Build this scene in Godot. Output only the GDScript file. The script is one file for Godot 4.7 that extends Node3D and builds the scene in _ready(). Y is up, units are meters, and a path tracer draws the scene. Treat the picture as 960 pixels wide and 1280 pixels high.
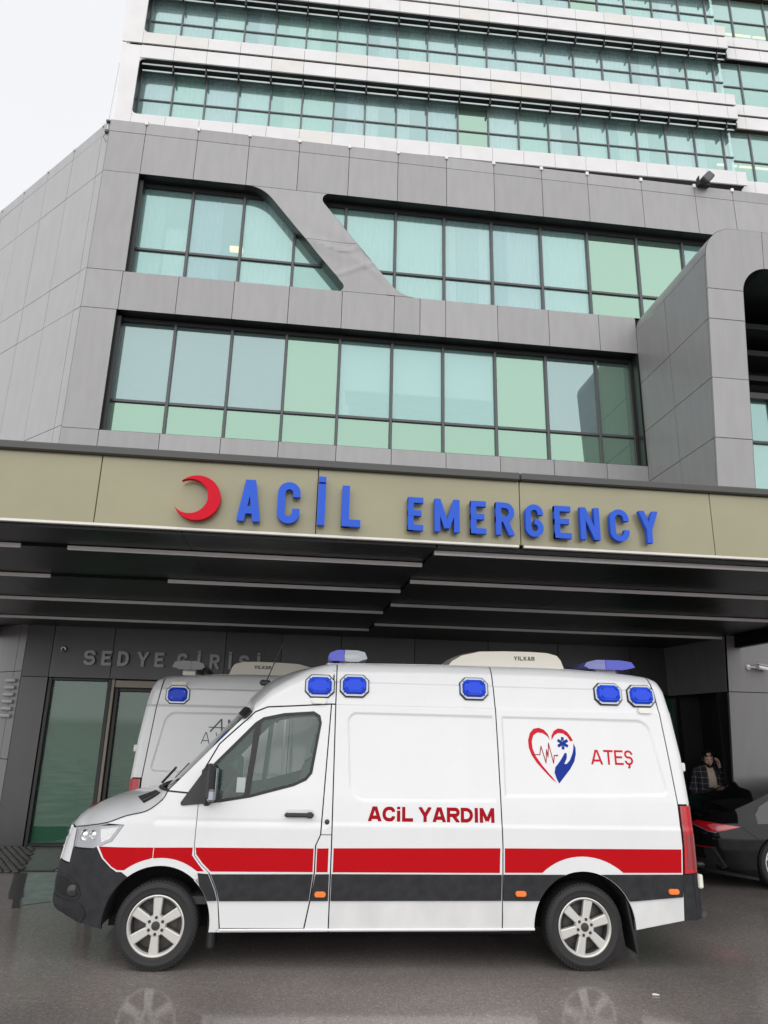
extends Node3D

const F := -13.45          # plane of the podium's front wall
const EYE := Vector3(0, 2.007, 0)
var M := {}
var taken := {}
var rng := RandomNumberGenerator.new()


# ------------------------------------------------------------------ mesh helper
class MB:
	var v := PackedVector3Array()
	var n := PackedVector3Array()
	var xf := Transform3D()
	var flip := false

	func put(a: Vector3, b: Vector3, c: Vector3, na: Vector3, nb: Vector3, nc: Vector3) -> void:
		if xf != Transform3D():
			a = xf * a; b = xf * b; c = xf * c
			na = (xf.basis * na).normalized(); nb = (xf.basis * nb).normalized(); nc = (xf.basis * nc).normalized()
		if (b - a).cross(c - a).dot(na + nb + nc) > 0.0:
			v.append_array([a, c, b]); n.append_array([na, nc, nb])
		else:
			v.append_array([a, b, c]); n.append_array([na, nb, nc])

	func tri(a: Vector3, b: Vector3, c: Vector3, nn: Vector3) -> void:
		put(a, b, c, nn, nn, nn)

	func quad(a: Vector3, b: Vector3, c: Vector3, d: Vector3, nn := Vector3.ZERO) -> void:
		if nn == Vector3.ZERO:
			nn = (c - a).cross(d - b).normalized()
		put(a, b, c, nn, nn, nn)
		put(a, c, d, nn, nn, nn)

	func box(lo: Vector3, hi: Vector3) -> void:
		var p := func(x, y, z): return Vector3(hi.x if x else lo.x, hi.y if y else lo.y, hi.z if z else lo.z)
		quad(p.call(0,0,1), p.call(1,0,1), p.call(1,1,1), p.call(0,1,1), Vector3(0,0,1))
		quad(p.call(0,0,0), p.call(1,0,0), p.call(1,1,0), p.call(0,1,0), Vector3(0,0,-1))
		quad(p.call(1,0,0), p.call(1,1,0), p.call(1,1,1), p.call(1,0,1), Vector3(1,0,0))
		quad(p.call(0,0,0), p.call(0,1,0), p.call(0,1,1), p.call(0,0,1), Vector3(-1,0,0))
		quad(p.call(0,1,0), p.call(1,1,0), p.call(1,1,1), p.call(0,1,1), Vector3(0,1,0))
		quad(p.call(0,0,0), p.call(1,0,0), p.call(1,0,1), p.call(0,0,1), Vector3(0,-1,0))

	# a box whose edges along the three axes are chamfered by e
	func cbox(lo: Vector3, hi: Vector3, e := 0.01) -> void:
		e = minf(e, minf(hi.x - lo.x, minf(hi.y - lo.y, hi.z - lo.z)) * 0.45)
		var c := (lo + hi) / 2
		var h := (hi - lo) / 2
		var k := h - Vector3(e, e, e)
		for ax in 3:
			for s in [-1.0, 1.0]:
				var b := (ax + 1) % 3
				var d := (ax + 2) % 3
				var nn := Vector3.ZERO
				nn[ax] = s
				var q := []
				for st in [[-1, -1], [1, -1], [1, 1], [-1, 1]]:
					var p := Vector3.ZERO
					p[ax] = s * h[ax]; p[b] = st[0] * k[b]; p[d] = st[1] * k[d]
					q.append(c + p)
				quad(q[0], q[1], q[2], q[3], nn)
				for s2 in [-1.0, 1.0]:
					var n2 := Vector3.ZERO
					n2[ax] = s; n2[b] = s2
					n2 = n2.normalized()
					var e1 := Vector3.ZERO
					e1[ax] = s * h[ax]; e1[b] = s2 * k[b]
					var e2 := Vector3.ZERO
					e2[ax] = s * k[ax]; e2[b] = s2 * h[b]
					var u := Vector3.ZERO
					u[d] = k[d]
					quad(c + e1 - u, c + e1 + u, c + e2 + u, c + e2 - u, n2)
		for sx in [-1.0, 1.0]:
			for sy in [-1.0, 1.0]:
				for sz in [-1.0, 1.0]:
					var nn := Vector3(sx, sy, sz).normalized()
					tri(c + Vector3(sx * h.x, sy * k.y, sz * k.z), c + Vector3(sx * k.x, sy * h.y, sz * k.z), c + Vector3(sx * k.x, sy * k.y, sz * h.z), nn)

	# a polygon in x, y extruded from z0 to z1 (z1 is the front); r: chamfer of the front edge
	func prism(poly: PackedVector2Array, z0: float, z1: float, back := true) -> void:
		poly = MB.ccw(poly)
		var idx := Geometry2D.triangulate_polygon(poly)
		for i in range(0, idx.size(), 3):
			var a := poly[idx[i]]; var b := poly[idx[i + 1]]; var c := poly[idx[i + 2]]
			tri(Vector3(a.x, a.y, z1), Vector3(b.x, b.y, z1), Vector3(c.x, c.y, z1), Vector3(0, 0, 1))
			if back:
				tri(Vector3(a.x, a.y, z0), Vector3(b.x, b.y, z0), Vector3(c.x, c.y, z0), Vector3(0, 0, -1))
		walls(poly, z0, z1)

	# the side walls of such a prism, smoothed where the outline turns by little
	func walls(poly: PackedVector2Array, z0: float, z1: float, out := 1.0) -> void:
		var m := poly.size()
		var en := []
		for i in m:
			var d := (poly[(i + 1) % m] - poly[i]).normalized()
			en.append(Vector2(d.y, -d.x) * out)
		for i in m:
			var a := poly[i]
			var b := poly[(i + 1) % m]
			if a.distance_to(b) < 1e-6:
				continue
			var e: Vector2 = en[i]
			var pe: Vector2 = en[(i + m - 1) % m]
			var ne: Vector2 = en[(i + 1) % m]
			var na := ((e + pe).normalized() if e.dot(pe) > 0.8 else e)
			var nb := ((e + ne).normalized() if e.dot(ne) > 0.8 else e)
			var n3a := Vector3(na.x, na.y, 0)
			var n3b := Vector3(nb.x, nb.y, 0)
			put(Vector3(a.x, a.y, z0), Vector3(b.x, b.y, z0), Vector3(b.x, b.y, z1), n3a, n3b, n3b)
			put(Vector3(a.x, a.y, z0), Vector3(b.x, b.y, z1), Vector3(a.x, a.y, z1), n3a, n3b, n3a)

	static func area(p: PackedVector2Array) -> float:
		var s := 0.0
		for i in p.size():
			var a := p[i]; var b := p[(i + 1) % p.size()]
			s += a.x * b.y - b.x * a.y
		return s / 2

	static func ccw(p: PackedVector2Array) -> PackedVector2Array:
		if area(p) < 0:
			var q := p.duplicate()
			q.reverse()
			return q
		return p

	# profile points (radius, height) turned about the y axis; smooth where the profile turns by little
	func lathe(prof: Array, seg := 32, cap := false) -> void:
		var m := prof.size()
		for j in m - 1:
			var a: Vector2 = prof[j]
			var b: Vector2 = prof[j + 1]
			if a.distance_to(b) < 1e-6:
				continue
			var nrm := func(k: int) -> Vector2:
				var d: Vector2 = (prof[k + 1] - prof[k]).normalized()
				return Vector2(d.y, -d.x)
			var e: Vector2 = nrm.call(j)
			var na := e
			var nb := e
			if j > 0 and e.dot(nrm.call(j - 1)) > 0.7:
				na = (e + nrm.call(j - 1)).normalized()
			if j < m - 2 and e.dot(nrm.call(j + 1)) > 0.7:
				nb = (e + nrm.call(j + 1)).normalized()
			for i in seg:
				var t0 := TAU * i / seg
				var t1 := TAU * (i + 1) / seg
				var c0 := Vector3(cos(t0), 0, sin(t0))
				var c1 := Vector3(cos(t1), 0, sin(t1))
				var p00 := c0 * a.x + Vector3(0, a.y, 0); var p10 := c1 * a.x + Vector3(0, a.y, 0)
				var p01 := c0 * b.x + Vector3(0, b.y, 0); var p11 := c1 * b.x + Vector3(0, b.y, 0)
				var n00 := c0 * na.x + Vector3(0, na.y, 0); var n10 := c1 * na.x + Vector3(0, na.y, 0)
				var n01 := c0 * nb.x + Vector3(0, nb.y, 0); var n11 := c1 * nb.x + Vector3(0, nb.y, 0)
				if a.x > 1e-6:
					put(p00, p10, p11, n00, n10, n11)
				if b.x > 1e-6:
					put(p00, p11, p01, n00, n11, n01)

	func tube(path: Array, r: float, seg := 8) -> void:
		var up := Vector3(0, 1, 0.1).normalized()
		var rings := []
		for i in path.size():
			var d: Vector3 = (path[mini(i + 1, path.size() - 1)] - path[maxi(i - 1, 0)]).normalized()
			var s := d.cross(up)
			if s.length() < 0.05:
				s = d.cross(Vector3(1, 0, 0))
			s = s.normalized()
			var t := s.cross(d).normalized()
			var ring := []
			for k in seg:
				var a := TAU * k / seg
				ring.append([path[i] + (s * cos(a) + t * sin(a)) * r, s * cos(a) + t * sin(a), d])
			rings.append(ring)
		for i in path.size() - 1:
			for k in seg:
				var a: Array = rings[i][k]; var b: Array = rings[i][(k + 1) % seg]
				var c: Array = rings[i + 1][(k + 1) % seg]; var e: Array = rings[i + 1][k]
				put(a[0], b[0], c[0], a[1], b[1], c[1])
				put(a[0], c[0], e[0], a[1], c[1], e[1])
		for w in [0, path.size() - 1]:
			var r0: Array = rings[w]
			var nn: Vector3 = r0[0][2] * (-1.0 if w == 0 else 1.0)
			for k in range(1, seg - 1):
				tri(r0[0][0], r0[k][0], r0[k + 1][0], nn)

	# a smooth sheet: fn(i, j) gives points; normals from neighbours, turned towards out
	func sheet(p: Array, out: Vector3, thick := 0.0) -> void:
		var nu := p.size()
		var nv: int = p[0].size()
		var nn := []
		for i in nu:
			var row := []
			for j in nv:
				var du: Vector3 = p[mini(i + 1, nu - 1)][j] - p[maxi(i - 1, 0)][j]
				var dv: Vector3 = p[i][mini(j + 1, nv - 1)] - p[i][maxi(j - 1, 0)]
				var q := du.cross(dv).normalized()
				row.append(q if q.dot(out) >= 0 else -q)
			nn.append(row)
		for i in nu - 1:
			for j in nv - 1:
				put(p[i][j], p[i + 1][j], p[i + 1][j + 1], nn[i][j], nn[i + 1][j], nn[i + 1][j + 1])
				put(p[i][j], p[i + 1][j + 1], p[i][j + 1], nn[i][j], nn[i + 1][j + 1], nn[i][j + 1])
		if thick > 0.0:
			var edge := []
			for j in nv: edge.append([0, j])
			for i in range(1, nu): edge.append([i, nv - 1])
			for j in range(nv - 2, -1, -1): edge.append([nu - 1, j])
			for i in range(nu - 2, -1, -1): edge.append([i, 0])
			for k in edge.size() - 1:
				var a: Array = edge[k]; var b: Array = edge[k + 1]
				var pa: Vector3 = p[a[0]][a[1]]; var pb: Vector3 = p[b[0]][b[1]]
				quad(pa, pb, pb - nn[b[0]][b[1]] * thick, pa - nn[a[0]][a[1]] * thick)

	func mesh() -> ArrayMesh:
		var m := ArrayMesh.new()
		if v.is_empty():
			return m
		var arr := []
		arr.resize(Mesh.ARRAY_MAX)
		arr[Mesh.ARRAY_VERTEX] = v
		arr[Mesh.ARRAY_NORMAL] = n
		m.add_surface_from_arrays(Mesh.PRIMITIVE_TRIANGLES, arr)
		return m

	func mirrored() -> MB:
		var o := MB.new()
		for i in range(0, v.size(), 3):
			for k in [0, 2, 1]:
				o.v.append(v[i + k] * Vector3(1, 1, -1))
				o.n.append(n[i + k] * Vector3(1, 1, -1))
		return o


# ------------------------------------------------------------------ nodes
func numbered(called: String) -> String:
	if not taken.has(called):
		taken[called] = 0
		return called
	taken[called] += 1
	return "%s_%03d" % [called, taken[called]]


func tag(o: Node, label: String, category := "", group := "", kind := "") -> void:
	if label: o.set_meta("label", label)
	if category: o.set_meta("category", category)
	if group: o.set_meta("group", group)
	if kind: o.set_meta("kind", kind)


func thing(called: String, label: String, category: String, at := Vector3.ZERO, turn := 0.0, group := "") -> Node3D:
	var o := Node3D.new()
	o.name = numbered(called)
	add_child(o)
	o.position = at
	o.rotation.y = turn
	tag(o, label, category, group)
	return o


func obj(called: String, m, mat: Material, parent: Node = self) -> MeshInstance3D:
	var o := MeshInstance3D.new()
	o.name = numbered(called) if parent == self else called
	o.mesh = m.mesh() if m is MB else m
	o.material_override = mat
	parent.add_child(o, true)
	return o


func pivot(called: String, parent: Node, at := Vector3.ZERO) -> Node3D:
	var o := Node3D.new()
	o.name = called
	parent.add_child(o, true)
	o.position = at
	return o


func at2(x0: float, y0: float, x1: float, y1: float) -> PackedVector2Array:
	return PackedVector2Array([Vector2(x0, y0), Vector2(x1, y0), Vector2(x1, y1), Vector2(x0, y1)])


func pts(a: Array) -> PackedVector2Array:
	var p := PackedVector2Array()
	for i in range(0, a.size(), 2):
		p.append(Vector2(a[i], a[i + 1]))
	return p


func circle(c: Vector2, r: float, seg := 40) -> PackedVector2Array:
	var p := PackedVector2Array()
	for i in seg:
		p.append(c + Vector2(cos(TAU * i / seg), sin(TAU * i / seg)) * r)
	return p


# corners of a polygon rounded: r[i] is the radius at corner i
func rounded(p: PackedVector2Array, r, seg := 6) -> PackedVector2Array:
	var o := PackedVector2Array()
	var m := p.size()
	for i in m:
		var rad: float = r[i] if r is Array else r
		if rad <= 0.0:
			o.append(p[i])
			continue
		var a := (p[(i + m - 1) % m] - p[i]).normalized()
		var b := (p[(i + 1) % m] - p[i]).normalized()
		var half := acos(clampf(a.dot(b), -1, 1)) / 2
		var d := rad / tan(half)
		d = minf(d, minf(p[i].distance_to(p[(i + m - 1) % m]), p[i].distance_to(p[(i + 1) % m])) * 0.49)
		rad = d * tan(half)
		var c := p[i] + (a + b).normalized() * rad / sin(half)
		var s := p[i] + a * d - c
		var e := p[i] + b * d - c
		var ang := s.angle_to(e)
		for k in seg + 1:
			o.append(c + s.rotated(ang * k / seg))
	return o


func minus(poly: PackedVector2Array, holes: Array) -> Array:
	var list := [poly]
	for h in holes:
		var nxt := []
		for q in list:
			for w in Geometry2D.clip_polygons(q, h):
				if not Geometry2D.is_polygon_clockwise(w) and absf(MB.area(w)) > 1e-6:
					nxt.append(w)
		list = nxt
	return list


# ------------------------------------------------------------------ materials
func noise_tex(seed_: int, freq: float, size: int, lo: float, hi: float, oct := 4, kind := FastNoiseLite.TYPE_SIMPLEX_SMOOTH, stretch := 1) -> ImageTexture:
	var f := FastNoiseLite.new()
	f.seed = seed_
	f.noise_type = kind
	f.frequency = freq
	f.fractal_octaves = oct
	var im := f.get_seamless_image(size, size, false, false, 0.15)
	im.convert(Image.FORMAT_RGB8)
	var mn := 255.0
	var mx := 0.0
	var data := im.get_data()
	for i in range(0, data.size(), 3):
		mn = minf(mn, data[i]); mx = maxf(mx, data[i])
	for i in data.size():
		data[i] = int(clampf(lerpf(lo, hi, (data[i] - mn) / maxf(1.0, mx - mn)), 0, 1) * 255)
	im = Image.create_from_data(size, size, false, Image.FORMAT_RGB8, data)
	return ImageTexture.create_from_image(im)


func speckle_tex(seed_: int, size: int, lo: float, hi: float, bright: float, share: float) -> ImageTexture:
	var r := RandomNumberGenerator.new()
	r.seed = seed_
	var data := PackedByteArray()
	data.resize(size * size * 3)
	for i in size * size:
		var g := lerpf(lo, hi, r.randf())
		if r.randf() < share:
			g = minf(1.0, g + bright * r.randf())
		for k in 3:
			data[i * 3 + k] = int(g * 255)
	return ImageTexture.create_from_image(Image.create_from_data(size, size, false, Image.FORMAT_RGB8, data))


func lin(r: float, g: float, b: float, a := 1.0) -> Color:
	var c := Color(r, g, b).linear_to_srgb()
	c.a = a
	return c


func mat(called: String, c: Color, rough := 0.6, metal := 0.0, spec := 0.5) -> StandardMaterial3D:
	var m := StandardMaterial3D.new()
	m.resource_name = called
	m.albedo_color = c
	m.roughness = rough
	m.metallic = metal
	m.metallic_specular = spec
	M[called] = m
	return m


func tri_tex(m: StandardMaterial3D, t: Texture2D, scale: Vector3, world := true) -> StandardMaterial3D:
	m.albedo_texture = t
	m.uv1_triplanar = true
	m.uv1_world_triplanar = world
	m.uv1_triplanar_sharpness = 4.0
	m.uv1_scale = scale
	return m


func glass(called: String, tint: Color, alpha: float, metal := 0.0, rough := 0.02) -> StandardMaterial3D:
	var m := mat(called, tint, rough, metal, 0.6)
	m.albedo_color.a = alpha
	m.transparency = BaseMaterial3D.TRANSPARENCY_ALPHA
	return m


func materials() -> void:
	var blotch := noise_tex(3, 0.012, 256, 0.88, 1.0)
	var streak := noise_tex(8, 0.02, 256, 0.955, 1.0)
	var blotch_soft := noise_tex(5, 0.008, 256, 0.95, 1.0)
	# podium cladding: pale grey composite panels with faint run-off streaks, a few tones
	for i in 4:
		var k: float = [1.0, 0.94, 1.05, 0.97][i]
		var m := mat("cladding_%d" % i, lin(0.315 * k, 0.309 * k, 0.312 * k), 0.42, 0.15)
		tri_tex(m, streak, Vector3(0.9, 0.16, 0.9))
		m.uv1_offset = Vector3(i * 0.37, i * 0.21, 0)
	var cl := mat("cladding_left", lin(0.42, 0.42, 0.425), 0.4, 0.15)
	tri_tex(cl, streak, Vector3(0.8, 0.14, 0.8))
	tri_tex(mat("pier_grey", lin(0.2, 0.195, 0.197), 0.42, 0.15), streak, Vector3(0.9, 0.16, 0.9))
	mat("joint", lin(0.03, 0.03, 0.03), 0.9)
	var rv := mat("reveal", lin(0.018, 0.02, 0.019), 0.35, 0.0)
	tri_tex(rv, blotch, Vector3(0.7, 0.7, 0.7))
	var dk := mat("lower_panel", lin(0.085, 0.082, 0.085), 0.35, 0.3)
	tri_tex(dk, streak, Vector3(0.7, 0.2, 0.7))
	var dk2 := mat("lower_panel_dark", lin(0.075, 0.073, 0.075), 0.38, 0.3)
	tri_tex(dk2, streak, Vector3(0.7, 0.2, 0.7))
	mat("niche", lin(0.012, 0.012, 0.013), 0.5)
	mat("frame", lin(0.075, 0.078, 0.082), 0.4, 0.3)
	mat("frame_tower", lin(0.12, 0.13, 0.13), 0.5, 0.1)
	mat("frame_dark", lin(0.02, 0.021, 0.022), 0.4, 0.2)
	mat("frame_bronze", lin(0.2, 0.175, 0.15), 0.4, 0.5)
	for i in 4:
		var tint: Color = [lin(0.33, 0.555, 0.53), lin(0.325, 0.52, 0.53), lin(0.31, 0.535, 0.49), lin(0.35, 0.555, 0.55)][i]
		glass("pane_%d" % i, tint, 0.0, [0.47, 0.45, 0.5, 0.45][i])
	glass("pane_green", lin(0.25, 0.39, 0.315), 0.35, 0.7)
	glass("pane_spandrel", lin(0.235, 0.37, 0.295), 0.3, 0.72)
	glass("pane_grey", lin(0.27, 0.375, 0.375), 0.05, 0.66)
	glass("door_glass", lin(0.042, 0.16, 0.095), 0.66, 0.05)
	var wh := mat("tower_white", lin(0.74, 0.73, 0.73), 0.45, 0.0)
	tri_tex(wh, blotch_soft, Vector3(0.3, 0.3, 0.3))
	var wh2 := mat("tower_white_warm", lin(0.72, 0.70, 0.67), 0.45, 0.0)
	tri_tex(wh2, blotch_soft, Vector3(0.3, 0.3, 0.3))
	mat("louvre", lin(0.70, 0.78, 0.77), 0.35, 0.1)
	var cu := mat("curtain", lin(0.90, 0.92, 0.915), 0.9)
	cu.backlight_enabled = true
	cu.backlight = Color(0.25, 0.25, 0.25)
	mat("curtain_blue", lin(0.45, 0.54, 0.60), 0.9)
	mat("blind", lin(0.80, 0.82, 0.80), 0.8)
	mat("room", lin(0.22, 0.23, 0.23), 0.9)
	mat("room_dark", lin(0.05, 0.055, 0.055), 0.9)
	mat("ceiling", lin(0.6, 0.6, 0.58), 0.9)
	var ol := mat("fascia", lin(0.285, 0.265, 0.155), 0.28, 0.0)
	tri_tex(ol, blotch_soft, Vector3(0.5, 0.5, 0.5))
	ol.clearcoat_enabled = true
	ol.clearcoat = 0.2
	ol.clearcoat_roughness = 0.1
	mat("cap", lin(0.06, 0.06, 0.057), 0.45, 0.2)
	mat("trim", lin(0.6, 0.58, 0.54), 0.4, 0.3)
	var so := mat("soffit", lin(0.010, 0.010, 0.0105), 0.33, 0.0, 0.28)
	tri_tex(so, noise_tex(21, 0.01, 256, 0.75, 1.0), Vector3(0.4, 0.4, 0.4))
	mat("strip", lin(0.85, 0.84, 0.83), 0.4, 0.0)
	mat("sign_blue", lin(0.03, 0.105, 0.58), 0.5, 0.0, 0.3)
	mat("sign_red", lin(0.56, 0.006, 0.022), 0.5, 0.0, 0.25)
	mat("sign_metal", lin(0.26, 0.26, 0.26), 0.4, 0.5)
	mat("slat_grey", lin(0.30, 0.305, 0.305), 0.45, 0.2)
	mat("steel", lin(0.5, 0.5, 0.5), 0.35, 0.8)
	mat("plastic_white", lin(0.75, 0.75, 0.73), 0.4)
	mat("plastic_dark", lin(0.03, 0.031, 0.033), 0.5)
	var l := mat("lamp_lit", lin(0.9, 0.8, 0.5), 0.5)
	l.emission_enabled = true
	l.emission = lin(1.0, 0.72, 0.3)
	l.emission_energy_multiplier = 2.2
	# road: wet asphalt
	var asp := mat("asphalt", lin(0.51, 0.452, 0.42), 0.75)
	tri_tex(asp, speckle_tex(4, 512, 0.63, 0.82, 0.7, 0.03), Vector3(0.21, 0.21, 0.21))
	asp.normal_enabled = true
	var f := FastNoiseLite.new()
	f.seed = 9
	f.frequency = 0.12
	f.fractal_octaves = 3
	var him := f.get_seamless_image(512, 512)
	him.bump_map_to_normal_map(2.0)
	asp.normal_texture = ImageTexture.create_from_image(him)
	asp.normal_scale = 0.22
	asp.detail_enabled = true
	asp.detail_blend_mode = BaseMaterial3D.BLEND_MODE_MUL
	asp.detail_albedo = noise_tex(31, 0.006, 512, 0.76, 1.0, 3)
	asp.detail_uv_layer = BaseMaterial3D.DETAIL_UV_2
	asp.uv2_triplanar = true
	asp.uv2_world_triplanar = true
	asp.uv2_scale = Vector3(0.11, 0.11, 0.11)
	asp.clearcoat_enabled = true
	asp.clearcoat = 1.0
	asp.clearcoat_roughness = 0.1
	asp.clearcoat_texture = noise_tex(55, 0.006, 512, 0.5, 1.0, 3)
	var wet := mat("wet_patch", lin(0.27, 0.305, 0.30), 0.4)
	tri_tex(wet, noise_tex(12, 0.02, 256, 0.75, 1.0, 5), Vector3(0.8, 0.8, 0.8))
	wet.clearcoat_enabled = true
	wet.clearcoat = 0.9
	wet.clearcoat_roughness = 0.12
	var damp := mat("damp", lin(0.30, 0.295, 0.285), 0.5)
	tri_tex(damp, speckle_tex(14, 512, 0.6, 0.86, 0.7, 0.03), Vector3(0.21, 0.21, 0.21))
	damp.clearcoat_enabled = true
	damp.clearcoat = 0.85
	damp.clearcoat_roughness = 0.14
	var dark := mat("wet_edge", lin(0.035, 0.033, 0.032), 0.5)
	dark.clearcoat_enabled = true
	dark.clearcoat = 0.5
	dark.clearcoat_roughness = 0.2
	for i in 3:
		var sl := mat("slab_%d" % i, lin(0.20 - i * 0.03, 0.195 - i * 0.03, 0.185 - i * 0.03), 0.5)
		tri_tex(sl, blotch, Vector3(1.3, 1.3, 1.3))
		sl.clearcoat_enabled = true
		sl.clearcoat = 0.5
		sl.clearcoat_roughness = 0.25
	var cob := mat("cobble", lin(0.09, 0.088, 0.085), 0.6)
	tri_tex(cob, blotch, Vector3(3, 3, 3))
	vehicle_materials()


# ------------------------------------------------------------------ setting
func setting() -> void:
	var cam := Camera3D.new()
	cam.name = "camera"
	cam.fov = 70.68
	cam.near = 0.1
	cam.far = 900.0
	add_child(cam)
	var fwd_pitch := deg_to_rad(16.577)
	var b := Basis(Vector3.UP, deg_to_rad(-6.785)) * Basis(Vector3.RIGHT, fwd_pitch) * Basis(Vector3.BACK, deg_to_rad(1.318))
	cam.transform = Transform3D(b, EYE)
	cam.current = true
	var we := WorldEnvironment.new()
	we.name = "world"
	var env := Environment.new()
	env.background_mode = Environment.BG_SKY
	var sky := Sky.new()
	var sm := ProceduralSkyMaterial.new()
	sm.sky_top_color = Color(0.955, 0.96, 0.975)
	sm.sky_horizon_color = Color(0.925, 0.93, 0.94)
	sm.sky_curve = 0.3
	sm.sky_energy_multiplier = 1.0
	sm.ground_bottom_color = Color(0.36, 0.35, 0.34)
	sm.ground_horizon_color = Color(0.62, 0.62, 0.62)
	sm.sun_angle_max = 1.0
	var cn := noise_tex(77, 0.006, 512, 0.0, 0.26, 5)
	sm.sky_cover = cn
	sky.sky_material = sm
	env.sky = sky
	env.background_energy_multiplier = 1.0
	env.tonemap_mode = Environment.TONE_MAPPER_LINEAR
	env.tonemap_exposure = 1.0
	env.sdfgi_enabled = true
	env.ssao_enabled = true
	env.ssil_enabled = true
	we.environment = env
	add_child(we)
	var sun := DirectionalLight3D.new()
	sun.name = "overcast_sun"
	sun.light_energy = 0.88
	sun.light_angular_distance = 110.0
	sun.light_color = Color(1.0, 0.995, 0.985)
	sun.sky_mode = DirectionalLight3D.SKY_MODE_LIGHT_ONLY
	sun.shadow_enabled = true
	sun.rotation_degrees = Vector3(-24, -14, 0)
	add_child(sun)

	# the ground: one sheet out to the horizon
	var g := MB.new()
	var e := 420.0
	g.quad(Vector3(-e, 0, e), Vector3(e, 0, e), Vector3(e, 0, -e), Vector3(-e, 0, -e), Vector3.UP)
	tag(obj("road", g, M.asphalt), "grey brown wet asphalt road under and in front of the ambulances", "", "", "structure")
	wet_patches()
	damp_patches()
	pavement()


func blob(c: Vector2, rx: float, rz: float, seed_: int, wob := 0.25) -> PackedVector2Array:
	var r := RandomNumberGenerator.new()
	r.seed = seed_
	var ph := [r.randf() * TAU, r.randf() * TAU, r.randf() * TAU]
	var p := PackedVector2Array()
	for i in 48:
		var a := TAU * i / 48
		var k := 1.0 + wob * (0.5 * sin(2 * a + ph[0]) + 0.35 * sin(3 * a + ph[1]) + 0.25 * sin(7 * a + ph[2]))
		p.append(c + Vector2(cos(a) * rx, sin(a) * rz) * k)
	return p


func flat(called: String, p: PackedVector2Array, y: float, m: Material, label: String, parent: Node = self) -> MeshInstance3D:
	var mb := MB.new()
	p = MB.ccw(p)
	var idx := Geometry2D.triangulate_polygon(p)
	for i in range(0, idx.size(), 3):
		mb.tri(Vector3(p[idx[i]].x, y, p[idx[i]].y), Vector3(p[idx[i + 1]].x, y, p[idx[i + 1]].y), Vector3(p[idx[i + 2]].x, y, p[idx[i + 2]].y), Vector3.UP)
	var o := obj(called, mb, m, parent)
	if parent == self:
		tag(o, label, "", "", "structure")
	return o


func wet_patches() -> void:
	# the bluish repaired patch by the front bumper with its dark tar edge
	flat("tar_edge", pts([-3.58, -11.3, -3.41, -11.3, -3.12, -10.25, -2.98, -9.85, -3.01, -9.8, -2.84, -9.33, -2.93, -9.33, -3.06, -9.75, -3.12, -9.78, -3.2, -10.0]), 0.004, M.wet_edge, "dark tar edge of the road patch left of the ambulance")
	flat("road_patch", pts([-3.40, -11.3, -0.9, -11.3, -0.9, -9.5, -2.0, -9.55, -2.4, -9.7, -2.62, -9.62, -2.86, -9.45, -2.99, -9.82, -2.97, -9.86, -3.11, -10.25]), 0.004, M.wet_patch, "bluish wet road patch in front of the ambulance bumper")


func damp_patches() -> void:
	pass


func pavement() -> void:
	# paving strip along the wall: slabs with joints, and small cobbles at its left end
	var root := Node3D.new()
	root.name = "pavement"
	add_child(root)
	tag(root, "wet grey paving slabs between the road and the glass doors", "", "", "structure")
	var bed := MB.new()
	bed.box(Vector3(-3.55, 0.0, F), Vector3(7.0, 0.004, -11.4))
	obj("bed", bed, M.joint, root)
	var z := -11.42
	var row := 0
	while z > F + 0.1:
		var dz := minf(0.68, z - F - 0.02)
		var x := -3.1 + (0.4 if row % 2 else 0.0)
		while x < 6.9:
			var x1 := minf(x + 0.9, 6.98)
			var mb := MB.new()
			mb.cbox(Vector3(x + 0.006, 0.0, z - dz + 0.006), Vector3(x1 - 0.006, 0.016 + rng.randf() * 0.004, z - 0.006), 0.006)
			obj("paving_slab", mb, M["slab_%d" % rng.randi_range(0, 2)], root)
			x = x1
		z -= dz
		row += 1
	# sloping left edge slab
	flat("edge_slab", pts([-3.92, -13.2, -3.12, -13.2, -3.12, -11.42, -3.5, -11.42]), 0.012, M.slab_2, "", root)
	var cb := MB.new()
	for i in 26:
		for j in 22:
			var x := -6.3 + i * 0.105 + (0.05 if j % 2 else 0.0)
			var zz := -13.6 + j * 0.105
			if x > -3.98 - (zz + 13.2) * -0.235:
				continue
			if zz < F + 0.03 and x > -4.68:
				continue
			cb.cbox(Vector3(x, 0.0, zz), Vector3(x + 0.09, 0.02 + rng.randf() * 0.012, zz + 0.09), 0.015)
	var o := obj("cobble_paving", cb, M.cobble, root)
	o.set_meta("kind", "stuff")


# ------------------------------------------------------------------ podium building
func clad() -> StandardMaterial3D:
	return M["cladding_%d" % [0, 0, 1, 1, 2, 3][rng.randi_range(0, 5)]]


# one cladding panel with open joints round it, its face on local z = face
func wall_panel(parent: Node, poly: PackedVector2Array, m: Material, xf := Transform3D(), face := 0.0, gap := 0.006, called := "wall_panel") -> void:
	for q in Geometry2D.offset_polygon(MB.ccw(poly), -gap):
		var mb := MB.new()
		mb.xf = xf
		mb.prism(q, face - 0.05, face + rng.randf_range(-0.0015, 0.0015))
		obj(called, mb, m, parent)


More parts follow.
